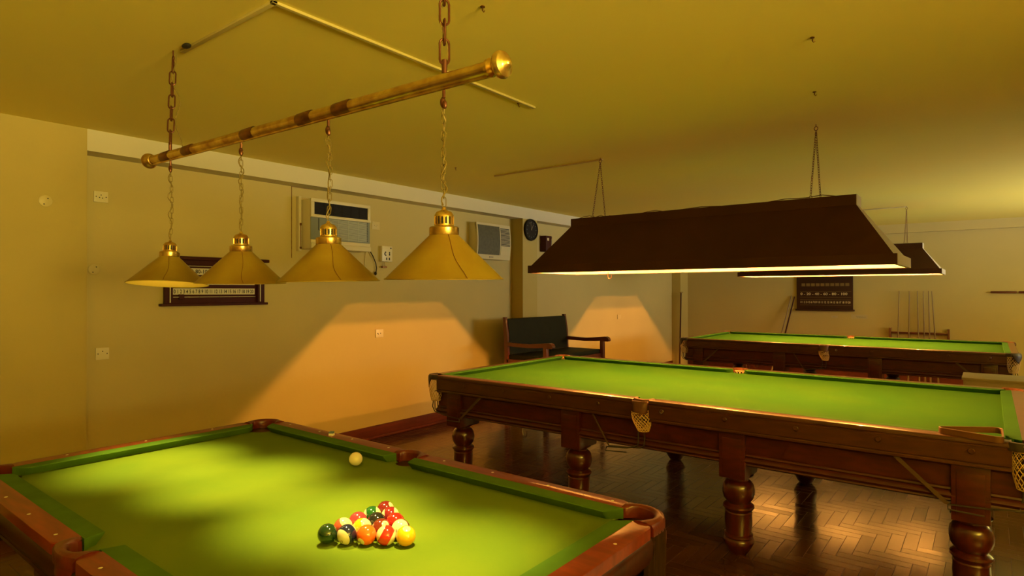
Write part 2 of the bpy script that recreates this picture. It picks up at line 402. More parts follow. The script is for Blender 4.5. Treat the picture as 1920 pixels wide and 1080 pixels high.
# ------------------------------------------------------------------ pool table (8 ft, nearest)
def pool_table():
    L, W, H, BED = 2.508, 1.375, .859, .822
    wd, cw = .073, .062; xm = 1.258
    t = empty('pool_table', (-3.348, .583, 0), 'small green pool table in front with racked balls and closed wooden rails', 'table')
    # bed with rounded bites at the pockets
    poly = []
    def arc(cx, cy, r, a0, a1, n=10):
        return [(cx+r*math.cos(math.radians(a0+(a1-a0)*i/n)), cy+r*math.sin(math.radians(a0+(a1-a0)*i/n))) for i in range(n+1)]
    i0 = wd-.003; c = .104; R = .073; mr = .056
    poly += arc(c, c, R, 115, -25)                                   # near left corner (clockwise bite)
    poly += arc(xm, .058, mr, 165, 15)
    poly += arc(L-c, c, R, 205, 65)
    poly += arc(L-c, W-c, R, 295, 155)
    poly += arc(xm, W-.058, mr, 345, 195)
    poly += arc(c, W-c, R, 25, -115)
    MB().prism(poly, BED-.03, BED).build('bed_cloth', CLOTH, t, smooth=False)
    cn = .155; mg = .082
    def rail(x0, x1, y0, y1, rc):
        poly = []; r = .032
        for cx, cy, a, on in ((x1, y1, 0, rc[0]), (x0, y1, 90, rc[1]), (x0, y0, 180, rc[2]), (x1, y0, 270, rc[3])):
            rr = r if on else .004
            sx = -1 if cx == x1 else 1; sy = -1 if cy == y1 else 1
            for i in range(7):
                th = math.radians(a+90*i/6); poly.append((cx+sx*rr+rr*math.cos(th), cy+sy*rr+rr*math.sin(th)))
        mb = MB(); mb.prism(poly, H-.036, H, bev=.004); return mb.build('wooden_rail', RWOOD, t)
    for a, b in ((cn, xm-mg), (xm+mg, L-cn)):
        rail(a, b, W-wd, W, (1, 1, 0, 0)); rail(a, b, 0, wd, (0, 0, 1, 1))
    rail(0, wd, cn, W-cn, (0, 1, 1, 0)); rail(L-wd, L, cn, W-cn, (1, 0, 0, 1))
    me, ce = .021, .048
    for a, b, ea, eb in ((cn-.004, xm-.062, ce, me), (xm+.062, L-cn+.004, me, ce)):
        cushion((a, W-wd), (b, W-wd), (0, -1, 0), cw, H, BED, ea, eb, 'pool').build('cushion', CUSH, t)
        cushion((a, wd), (b, wd), (0, 1, 0), cw, H, BED, ea, eb, 'pool').build('cushion', CUSH, t)
    cushion((wd, cn-.004), (wd, W-cn+.004), (1, 0, 0), cw, H, BED, ce, ce, 'pool').build('cushion', CUSH, t)
    cushion((L-wd, cn-.004), (L-wd, W-cn+.004), (-1, 0, 0), cw, H, BED, ce, ce, 'pool').build('cushion', CUSH, t)
    # moulded skirt below the rails
    s = MB(); skirt(s, 0, L, 0, W, [(.05, H-.042), (.014, H-.040), (.008, H-.045), (.004, H-.060), (.006, H-.10), (.014, H-.125), (.030, H-.140), (.048, H-.150), (.052, H-.158), (.054, H-.172), (.046, H-.176), (.044, H-.186), (.052, H-.192), (.10, H-.192)], .06)
    s.build('apron', DWOOD, t)
    # pockets
    def corner(cx, cy, sx, sy):
        def T(x, y): return (cx+sx*x, cy+sy*y)
        inner = [(-.074, -.160), (-.056, -.140), (-.040, -.126)] + [(-c+R*math.cos(math.radians(a)), -c+R*math.sin(math.radians(a))) for a in range(-12, 103, 6)] + [(-.126, -.040), (-.140, -.056), (-.160, -.074)]
        outer = [(.001, -.160), (.004, -.10)] + [(-.10+.104*math.cos(math.radians(a)), -.10+.104*math.sin(math.radians(a))) for a in range(3, 88, 6)] + [(-.10, .004), (-.160, .001)]
        mb = ring_loft([T(*q) for q in inner], [T(*q) for q in outer], H)
        rim = mb.build('pocket_rim', LEATH, t)
        ctr = T(-c, -c)
        mb = MB(); a0 = {(1, 1): 0, (-1, 1): 90, (-1, -1): 180, (1, -1): 270}[(sx, sy)]
        mb.lathe([(R+.001, H-.004), (R+.002, BED-.02), (R, .74), (.045, .70), (0, .695)], (*ctr, 0), seg=18, a0=math.radians(a0-32), a1=math.radians(a0+122))
        mb.build('pocket_liner', LEATH, rim)
        # fringe: zigzag half cylinder below the rim
        n = 30; rows = []
        for zz, k in ((H-.03, 1.0), (H-.10, 1.02), (H-.22, .99), (H-.31, .93)):
            row = []
            for i in range(n+1):
                a = math.radians(a0-42+174*i/n); rr = (.106 + (.004 if i % 2 else -.003))*k
                row.append((ctr[0]+rr*math.cos(a), ctr[1]+rr*math.sin(a), zz - (.012*random.random() if zz < .6 else 0)))
            rows.append(row)
        mb = MB(); mb.loft(rows, closed=False)
        fo = mb.build('pocket_fringe', TASS, rim, smooth=False)
        sm = fo.modifiers.new('thick', 'SOLIDIFY'); sm.thickness = .006
    for cx, cy, sx, sy in ((L, W, 1, 1), (0, W, -1, 1), (0, 0, -1, -1), (L, 0, 1, -1)): corner(cx, cy, sx, sy)
    def mid(cy, sy):
        def T(x, y): return (xm+x, cy+sy*y)
        inner = [(.080, -.073), (.066, -.066)] + [(mr*math.cos(math.radians(a)), -.060+mr*math.sin(math.radians(a))*.82) for a in range(4, 177, 8)] + [(-.066, -.066), (-.080, -.073)]
        outer = [(.086, .0), (.078, .003), (.06, .008), (.035, .013), (0, .015), (-.035, .013), (-.06, .008), (-.078, .003), (-.086, .0)]
        mb = ring_loft([T(*q) for q in inner], [T(*q) for q in outer], H)
        rim = mb.build('pocket_rim', LEATH, t)
        mb = MB(); a0 = 90*sy
        rows = []
        for r, z in ((mr+.001, H-.004), (mr+.001, .74), (.04, .70), (.005, .695)):
            rows.append([(xm+r*math.cos(math.radians(a0-100+200*i/16)), cy-sy*.058+r*math.sin(math.radians(a0-100+200*i/16))*.74, z) for i in range(17)])
        mb.loft(rows, closed=False); mb.build('pocket_liner', LEATH, rim)
        mb = MB(); rows = []
        for r, z in ((.078, H-.03), (.080, H-.06), (.072, H-.10), (.05, H-.14)):
            rows.append([(xm+r*math.cos(math.radians(a0-80+160*i/16)), cy-sy*.058+r*math.sin(math.radians(a0-80+160*i/16))*.93, z) for i in range(17)])
        mb.loft(rows, closed=False); mb.build('pocket_skirt', LEATH, rim)
    mid(W, 1); mid(0, -1)
    # sights (small inlaid dots) on the rails
    spots = [(x, y) for x in [.155+.105+i*.277 for i in range(4)] + [1.34+.12+i*.277 for i in range(4)] for y in (.030, W-.030)]
    spots += [(x, y) for y in (.36, .69, 1.02) for x in (.030, L-.030)]
    sm_ = MB().lathe([(0, .0006), (.005, .0006), (.006, 0)], seg=10).build('rail_sight', PLAST, t)
    sm_.location = (*spots[0], H)
    for q in spots[1:]:
        o = sm_.copy(); C.objects.link(o); o.location = (*q, H)
    for x in (.80, L-1.0):
        for y in (.045, W-.245):
            mb = MB(); mb.box(x, x+.20, y, y+.20, .34, .668, .01)
            mb.lathe([(.085, .34), (.09, .32), (.07, .30), (.062, .20), (.055, .06), (.07, .04), (.07, 0), (0, 0)], (x+.1, y+.1, 0), seg=24)
            mb.build('leg', MAHOG2, t)
    return t
pool_table()

# balls in the rack -------------------------------------------------
BR = .0303; BEDZ = .822
def rack_pos(r, k):
    u, v_ = k-(4-r)/2, r*math.sqrt(3)/2
    a, b_ = .05101, .03449
    return (-1.5138 + a*u - b_*v_, 1.2058 + b_*u + a*v_)
GREEN6, BLUE, ORANGE, RED, YEL, PURP, MAR, BLK, GRN = (.012, .045, .012), (.012, .016, .05), (.85, .13, .012), (.62, .025, .012), (.90, .42, .01), (.42, .04, .06), (.14, .012, .010), (.010, .012, .014), (.012, .10, .018)
# row, index, colour, striped?, number, rotation, label
vx, vy = 1.5138, -1.2058
FACE = math.atan2(-1.2, 1.5)      # direction from the rack to the camera
balls = [   # row, index, colour, striped, number, stripe axis / disc direction seen from the camera side, number direction, label
 (0, 0, GREEN6, 0, '6', (0, 0, 1), (-1, 0, -.4), None, 'dark green pool ball at the left end of the front row'),
 (0, 1, BLUE, 1, '10', (.72, -.66, -.22), (-.5, .3, -1), (.80, -.50, -.36), 'cream pool ball with dark stripe in the front row beside the dark green ball'),
 (0, 2, ORANGE, 0, '5', (0, 0, 1), (.72, -.60, -.42), (.72, -.60, -.42), 'orange-red solid pool ball in the middle of the front row'),
 (0, 3, RED, 1, '11', (.16, .86, -.48), (-1, .2, -.3), None, 'cream ball with a slanting red stripe, front row beside the yellow one'),
 (0, 4, YEL, 0, '1', (0, 1, 0), (.38, .06, .92), None, 'yellow-orange pool ball at the right end of the front row'),
 (1, 0, (.72, .10, .05), 1, '13', (.22, .62, .74), (-1, .2, .2), None, 'salmon and cream striped ball at left end of the second row'),
 (1, 1, (.92, .42, .01), 1, '9', (.36, .80, .45), (-1, .2, .2), None, 'yellow and cream striped ball behind the orange-red ball'),
 (1, 2, (.16, .022, .010), 0, '2', (0, 0, 1), (.62, .44, .64), (.62, .44, .64), 'dark brown ball with white number disc facing up in second row'),
 (1, 3, MAR, 1, '15', (.84, -.12, .52), (-.5, .2, .9), (.92, -.30, .20), 'nearly all white ball numbered 15 at right end of second row'),
 (2, 0, PURP, 0, '4', (0, 0, 1), (-1, 0, -.3), None, 'pink-purple solid ball at the left end of the third row'),
 (2, 1, BLK, 0, '8', (0, 0, 1), (-1, 0, -.3), None, 'black pool ball in the centre of the rack'),
 (2, 2, (.55, .015, .010), 0, '3', (0, 0, 1), (-1, 0, -.3), None, 'bright red solid ball at the right end of the third row'),
 (3, 0, GRN, 1, '14', (.05, 1, .12), (-1, 0, 0), None, 'green ball with cream sides in the row behind the black ball'),
 (3, 1, (.22, .012, .018), 1, '12', (.10, 1, .10), (-1, 0, 0), None, 'maroon ball with cream sides in the row behind the red ball'),
 (4, 0, (.17, .012, .014), 0, '7', (0, 0, 1), (.30, .62, .60), None, 'maroon solid ball at the far apex of the triangle of balls'),
]
def number_decal(s, root, r):
    h = .0085; wdt = h*.55*len(s)
    cu = bpy.data.curves.new('t', 'FONT'); cu.body = s; cu.resolution_u = 3
    to = bpy.data.objects.new('t', cu); C.objects.link(to)
    dg = bpy.context.evaluated_depsgraph_get(); dg.update()
    me = bpy.data.meshes.new_from_object(to.evaluated_get(dg)); bpy.data.objects.remove(to); bpy.data.curves.remove(cu)
    xs = [v.co.x for v in me.vertices]; ys = [v.co.y for v in me.vertices]
    for v in me.vertices:
        a = ((v.co.x-min(xs))/(max(xs)-min(xs))-.5)*wdt; b_ = ((v.co.y-min(ys))/(max(ys)-min(ys))-.5)*h
        v.co = Vector((r, a, b_)).normalized()*(r+.0008)
    me.materials.clear(); me.materials.append(INK); me.name = 'ball_number'
    o = bpy.data.objects.new('ball_number', me); C.objects.link(o); o.parent = root
    return o
BF = Matrix.Rotation(FACE, 3, 'Z')
def frame_x(xd, up=Vector((0, 0, 1))):
    """rotation whose X axis is xd and whose Z axis is as near up as it can be"""
    xd = Vector(xd).normalized(); y = up.cross(xd).normalized(); z = xd.cross(y)
    return Matrix((xd, y, z)).transposed()
for r, k, col, stripe, num, ax, disc, nd, lab in balls:
    x, y = rack_pos(r, k)
    m = ball_mat('ball_'+lab.split()[0]+'_'+num, col, stripe)
    o = MB().sphere((0, 0, 0), BR, 32).build('pool_ball', m)
    o.location = (x, y, BEDZ+BR+.0008)
    if stripe:
        z = Vector(ax).normalized(); xd = Vector(disc); xd = (xd-z*xd.dot(z)).normalized(); rm = Matrix((xd, z.cross(xd), z)).transposed()
    else: rm = frame_x(disc)
    rm = BF @ rm
    o.rotation_euler = rm.to_euler()
    tag(o, lab, 'ball', 'racked pool balls')
    if nd:
        d_ = number_decal(num, o, BR); d_.rotation_euler = (rm.inverted() @ BF @ frame_x(nd)).to_euler()
cue = MB().sphere((0, 0, 0), BR, 32).build('cue_ball', mat('cue_ball_ivory', (.80, .72, .46), .15, coat=1, coat_r=.04))
cue.location = (-2.237, 1.722, BEDZ+BR+.0008); tag(cue, 'plain ivory cue ball alone on the cloth near the far cushion', 'ball')
ck = MB().box(-.011, .011, -.011, .011, 0, .021, .002).build('chalk_cube', CHALKB); ck.location = (-2.683, 1.912, .859); ck.rotation_euler = (0, 0, .5)
tag(ck, 'small chalk cube standing on the far wooden rail of the pool table', 'chalk')
MB().box(-.0115, .0115, -.0115, .0115, 0, .012, .001).build('paper_wrapper', CHALKW, ck)

# ------------------------------------------------------------------ snooker tables
def snooker_table(name, loc, label):
    X0, X1, Y0, Y1, H, BED = -1.985, 1.985, 0, 2.065, .898, .862
    t = empty(name, loc, label, 'table', None)
    wo = .088; cw = .058; NX, NY = 1.85, .146      # nose at +-1.85 ; .146 from the outer edge
    cy = (Y0+Y1)/2
    xb_, yb_ = X1-.075, .088                        # boundary wood/cushion
    g = .115; mg = .055
    # slate / cloth bed
    R = .052; c = .075
    def arc(cx, cy_, r, a0, a1, n=10):
        return [(cx+r*math.cos(math.radians(a0+(a1-a0)*i/n)), cy_+r*math.sin(math.radians(a0+(a1-a0)*i/n))) for i in range(n+1)]
    poly = arc(X0+c, c, R, 120, -30) + arc(0, .07, .045, 170, 10) + arc(X1-c, c, R, 210, 60) + arc(X1-c, Y1-c, R, 300, 150) + arc(0, Y1-.07, .045, 350, 190) + arc(X0+c, Y1-c, R, 30, -120)
    MB().prism(poly, BED-.05, BED).build('bed_cloth', CLOTH2, t, smooth=False)
    # wooden rails, six lengths
    def prof_rail(p0, p1, n_out, wid):
        p0, p1, n = Vector((*p0, 0)), Vector((*p1, 0)), Vector((*n_out, 0))
        sec = [(-wid, H-.001), (-.012, H), (-.004, H-.004), (0, H-.012), (0, H-.022), (-.006, H-.026), (-.006, H-.034), (-.002, H-.038), (-.002, H-.112), (-.008, H-.118), (-.003, H-.124), (-.003, H-.134), (-.012, H-.138), (-wid, H-.138)]
        rows = [[tuple(p + n*o + Vector((0, 0, z))) for o, z in sec] for p in (p0, p1)]
        return MB().loft(rows)
    for a, b in ((X0+g, -mg), (mg, X1-g)):
        prof_rail((a, Y0), (b, Y0), (0, -1), yb_).build('side_rail', FASC, t)
        prof_rail((a, Y1), (b, Y1), (0, 1), yb_).build('side_rail', FASC, t)
    prof_rail((X1, Y0+g), (X1, Y1-g), (1, 0), .075).build('end_rail', FASC, t)
    prof_rail((X0, Y0+g), (X0, Y1-g), (-1, 0), .075).build('end_rail', FASC, t)
    # cushions
    for a, b, e0, e1 in ((X0+g-.01, -mg+.005, .085, .05), (mg-.005, X1-g+.01, .05, .085)):
        cushion((a, yb_), (b, yb_), (0, 1, 0), cw, H, BED, e0, e1, 'snooker').build('cushion', CUSH2, t)
        cushion((a, Y1-yb_), (b, Y1-yb_), (0, -1, 0), cw, H, BED, e0, e1, 'snooker').build('cushion', CUSH2, t)
    for sx in (-1, 1):
        cushion((sx*xb_, g-.01), (sx*xb_, Y1-g+.01), (-sx, 0, 0), .062, H, BED, .085, .085, 'snooker').build('cushion', CUSH2, t)
    # slate frame and apron
    a = MB(); skirt(a, X0, X1, Y0, Y1, [(.03, H-.139), (.055, H-.139), (.060, H-.15), (.068, H-.158), (.068, H-.258), (.058, H-.263), (.054, H-.272), (.060, H-.279), (.048, H-.288), (.042, H-.300), (.048, H-.312), (.056, H-.316), (.052, H-.325), (.066, H-.334), (.09, H-.334)], .08)
    a.build('apron', MAHOG, t)
    # side bolts covers
    cap = None
    for x in (-1.55, -1.15, -.72, -.32, .146, .545, .94, 1.335, 1.72):
        for yy, s in ((Y0, -1), (Y1, 1)):
            if cap is None:
                cap = MB().lathe([(0, .0035), (.011, .0035), (.015, 0)], seg=14, axis='Y').build('bolt_cap', FASC, t); o = cap
            else: o = cap.copy(); C.objects.link(o)
            o.location = (x, yy+s*.002, H-.06)
            if s < 0: o.rotation_euler = (0, 0, PI)
    for s, yy in ((-1, Y0), (1, Y1)):
        MB().lathe([(.007, s*.004), (.012, s*.0055), (.0135, s*.001)], (.146, yy+s*.003, H-.06), seg=16, axis='Y').build('scale_ring', STEEL, t)
    # legs
    lp = [(.0, .485), (.088, .485), (.086, .478), (.070, .470), (.060, .462), (.060, .452), (.074, .444), (.088, .425), (.094, .395), (.094, .370), (.086, .340), (.070, .318), (.066, .312), (.080, .306), (.090, .298), (.092, .286), (.084, .274), (.076, .262), (.080, .255), (.078, .25), (.080, .20), (.074, .135), (.074, .125), (.084, .120), (.086, .108), (.080, .100), (.088, .090), (.090, .074), (.084, .062), (.078, .050), (.066, .028), (.050, .006), (.046, .0), (0, 0)]
    for x in (-1.715, -.572, .572, 1.715):
        for y in (.165, Y1-.165):
            mb = MB(); f = .078
            mb.box(x-f, x+f, y-.122, y+.122, .480, H-.14, .006)
            s = -1 if y < 1 else 1
            mb.box(x-f+.022, x+f-.022, y+.110, y+.127, .51, H-.175, .004) if s > 0 else mb.box(x-f+.022, x+f-.022, y-.127, y-.110, .51, H-.175, .004)
            lg = mb.build('leg', MAHOG, t)
            MB().lathe(lp, (x, y, 0), seg=32).build('turned_post', MAHOG2, lg)
    # pockets: leather, string net and return rods
    def net_mesh(r0, r1, z0, z1, bulge=.0, lean=0):
        mb = MB(); n = 15; st = 7
        for dr in (1, -1):
            for i in range(n):
                pts = []
                for k in range(st+1):
                    u = k/st; a = 2*PI*i/n + dr*u*1.9; r = r0+(r1-r0)*u + bulge*math.sin(u*PI)
                    pts.append((r*math.cos(a)+lean*math.sin(u*PI*.5)**2, r*math.sin(a), z0+(z1-z0)*u))
                mb.tube(pts, .0024, 4, cap=False)
        for z, r in ((z0, r0), (z1, r1)):
            mb.tube([(r*math.cos(2*PI*i/18)+(lean if z == z1 else 0), r*math.sin(2*PI*i/18), z) for i in range(18)], .003, 5, closed=True)
        return mb
    me_c = net_mesh(.064, .040, .880, .700, .008).build('pocket_net', NET); net_c = me_c.data
    bpy.data.objects.remove(me_c)
    me_m = net_mesh(.060, .036, .835, .715, .010, .018).build('pocket_net', NET); net_m = me_m.data; bpy.data.objects.remove(me_m)
    def rods(sx, sy, corner_):
        # two rods from the net ring down and back along the apron, ending on a strap
        mb = MB()
        if corner_:
            for o in (-.016, .016):
                pts = [(o, 0, .700), (o, 0, .66), (o*1.2-sx*.004, -sy*.0, .625), (-sx*.03, sy*.005+o*.5, .600), (-sx*.12, sy*.015+o, .590), (-sx*.30, sy*.02+o, .580)]
                mb.tube(pts, .0045, 6)
            mb.tube([(-sx*.300, sy*.02-.016, .580), (-sx*.302, sy*.02-.018, .556), (-sx*.16, sy*.02-.018, .552)], .004, 6)
            mb.tube([(.016, 0, .70), (sx*.035, 0, .69), (sx*.045, 0, .64), (sx*.02, 0, .602), (-sx*.05, sy*.01, .592)], .0045, 6)
        else:
            for o in (-.022, .022):
                pts = [(o, 0, .700), (o, 0, .655), (o-.004, 0, .618), (o-.03, 0, .600), (-.10, o*.6, .588), (-.25, o*.6, .575)]
                mb.tube(pts, .0045, 6)
            mb.tube([(-.25, -.013, .575), (-.258, -.015, .548), (-.10, -.015, .560)], .004, 6)
        return mb
    for kind, cx, cy_, sx, sy in (('c', X0+c, Y0+c, -1, -1), ('c', X1-c, Y0+c, 1, -1), ('c', X0+c, Y1-c, -1, 1), ('c', X1-c, Y1-c, 1, 1), ('m', 0, Y0+.07, 0, -1), ('m', 0, Y1-.07, 0, 1)):
        mb = MB()
        if kind == 'c':
            am = math.degrees(math.atan2(sy, sx)); half = 82; ro = .074
            rows = []
            for r, z in ((ro-.012, H-.030), (ro-.012, H+.001), (ro-.004, H+.005), (ro+.010, H+.003), (ro+.016, H-.008), (ro+.016, H-.034), (ro+.010, H-.036)):
                rows.append([(cx+r*math.cos(math.radians(am-half+2*half*i/20)), cy_+r*math.sin(math.radians(am-half+2*half*i/20)), z) for i in range(21)])
            R_ = [list(q) for q in zip(*rows)]
            mb.loft(R_)
            # outer flap hanging down as a tongue
            rows = []
            for u in range(6):
                z = H-.006-.10*u/5; hh = 46*(1-(u/5)**1.6*.9)
                rows.append([(cx+(ro+.018+.004*math.sin(u))*math.cos(math.radians(am-hh+2*hh*i/8)), cy_+(ro+.018)*math.sin(math.radians(am-hh+2*hh*i/8)), z) for i in range(9)])
            mb2 = MB(); mb2.loft(rows, closed=False)
        else:
            rows = []; am = 90*sy; ro = .050
            for r, z in ((ro-.008, H-.030), (ro-.008, H+.001), (ro, H+.005), (ro+.012, H+.003), (ro+.018, H-.008), (ro+.018, H-.034), (ro+.012, H-.036)):
                rows.append([(cx+r*1.12*math.cos(math.radians(am-88+176*i/20)), cy_+r*1.25*math.sin(math.radians(am-88+176*i/20)), z) for i in range(21)])
            mb.loft([list(q) for q in zip(*rows)])
            rows = []
            for u in range(8):
                uu = u/7; z = H-.006-.105*uu; wd_ = .060*(1-.15*uu-.65*max(0, uu-.75)/.25); bl = .022+.020*math.sin(min(1, uu*1.2)*PI*.5)
                rows.append([(cx+wd_*math.sin(math.radians(-80+160*i/8)), (Y0 if sy < 0 else Y1)+sy*(.004+bl*math.cos(math.radians(-80+160*i/8))), z) for i in range(9)])
            mb2 = MB(); mb2.loft(rows, closed=False)
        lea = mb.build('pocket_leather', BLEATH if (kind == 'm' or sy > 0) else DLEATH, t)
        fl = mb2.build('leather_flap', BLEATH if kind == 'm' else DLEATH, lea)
        q = fl.modifiers.new('thick', 'SOLIDIFY'); q.thickness = .005
        mf = kind == 'm' and sy < 0
        n = bpy.data.objects.new('pocket_net', net_m if mf else net_c); C.objects.link(n); n.parent = lea
        ny = cy_ if kind == 'c' else (Y0+.012 if sy < 0 else Y1-.012)
        nx = cx + (sx*.018 if kind == 'c' else 0)
        ny = ny + (sy*.018 if kind == 'c' else 0)
        n.location = (nx-(.006 if mf else 0), ny+(.004 if mf else 0), -.02 if sy < 0 else 0); n.rotation_euler = (0, 0, 0 if mf else .4)
        ro_ = rods(sx, sy, kind == 'c').build('return_rods', RAILM, lea); ro_.location = (nx, ny, -.02)
        if True:
            # leather strap that holds the end of the rods
            ex = nx + (-sx*.300 if kind == 'c' else -.25); ey = (Y0+.028) if sy < 0 else (Y1-.028)
            ddx = (-sx*.225 if kind == 'c' else -.13)
            wdt = .028 if kind == 'c' else .012
            rows = []
            for u in (0, 1):
                x_ = ex+ddx*(1-u); z_ = (H-.135)*(1-u)+.556*u
                rows.append([(x_-wdt/2, ey-.001, z_), (x_+wdt/2, ey-.001, z_), (x_+wdt/2, ey+.003, z_), (x_-wdt/2, ey+.003, z_)])
            MB().loft(rows).build('rod_strap', STRAP, lea)
    # rest hooks under the table
    for dx, dy in ((0, 0), (.035, .27)):
        hk = MB(); hk.tube([(-1.02+dx, .08+dy, .585), (-1.02+dx, .075+dy, .535), (-1.01+dx, .07+dy, .508), (-.985+dx, .06+dy, .498), (-.965+dx, .055+dy, .512), (-.96+dx, .05+dy, .55)], .004, 6)
        hk.build('rest_hook', STEEL, t)
    return t
T2 = snooker_table('snooker_table', (-1.79, 3.645, 0), 'full-size dark mahogany snooker table in the middle with triangle frame on it')
T3 = copy_tree(T2); T3.location = (-1.715, 8.848, 0); T3['label'] = 'distant snooker table nearest the back wall, under the farther canopy lamp'
T2['group'] = 'mahogany snooker tables'; T3['group'] = 'mahogany snooker tables'

# wooden triangle lying on the front right corner rail of the snooker table
def triangle():
    A, B, D = Vector((-.238, 3.700)), Vector((.052, 3.885)), Vector((.053, 3.600))
    # slide so that it lies on the rail
    def ring(off, r=.028):
        P = [A, B, D]; ctr = (A+B+D)/3; out = []
        for i in range(3):
            p = P[i]; a = (P[i-1]-p).normalized(); b_ = (P[(i+1) % 3]-p).normalized()
            bis = (a+b_).normalized(); half = a.angle(b_)/2
            c_ = p + bis*(r/math.sin(half)); rr = r-off
            s = math.atan2((-bis).y, (-bis).x); sp = PI/2-half
            cross = a.x*b_.y-a.y*b_.x
            for k in range(7):
                th = s + (-sp+2*sp*k/6)*(1 if cross < 0 else -1)
                out.append((c_.x+rr*math.cos(th), c_.y+rr*math.sin(th)))
        return out
    O, I = ring(0), ring(.008)
    z0, z1 = .899, .928
    rows = [[(*q, z0) for q in O], [(*q, z1-.002) for q in O], [((q[0]*.8+p[0]*.2), (q[1]*.8+p[1]*.2), z1) for q, p in zip(O, I)], [((q[0]*.2+p[0]*.8), (q[1]*.2+p[1]*.8), z1) for q, p in zip(O, I)], [(*q, z1-.002) for q in I], [(*q, z0) for q in I]]
    rows.append(rows[0])
    mb = MB(); mb.loft(rows, caps=False)
    bmesh.ops.remove_doubles(mb.b, verts=mb.b.verts[:], dist=1e-6)
    o = mb.build('ball_triangle', mat('varnished_triangle_wood', (.17, .068, .016), .4, coat=.35, vary=.3)); tag(o, 'wooden triangle frame lying on the near right corner of the middle snooker table', 'triangle frame')
triangle()

# ------------------------------------------------------------------ chains
def chain(mb, p0, p1, ll, lw, r, seg=5, bow=(0, 0, 0)):
    p0, p1 = Vector(p0), Vector(p1); D = (p1-p0); n = max(2, round(D.length/(ll*.80))); st = D.length/n
    pts = [p0 + D*(i/n) + Vector(bow)*math.sin(PI*i/n) for i in range(n+1)]
    for i in range(n):
        a, b = pts[i], pts[i+1]; mid = (a+b)/2; d = (b-a).normalized()
        side = d.cross(Vector((.6, .8, 0))).normalized()
        if i % 2: side = d.cross(side).normalized()
        hl = ll/2-lw/2; P = []
        for k in range(7):
            t = PI*k/6; P.append(mid + d*(hl+math.sin(t)*lw/2) + side*(math.cos(t)*lw/2))
        for k in range(7):
            t = PI+PI*k/6; P.append(mid + d*(-hl+math.sin(t)*lw/2) + side*(math.cos(t)*lw/2))
        mb.tube(P, r, seg, closed=True)
    return mb

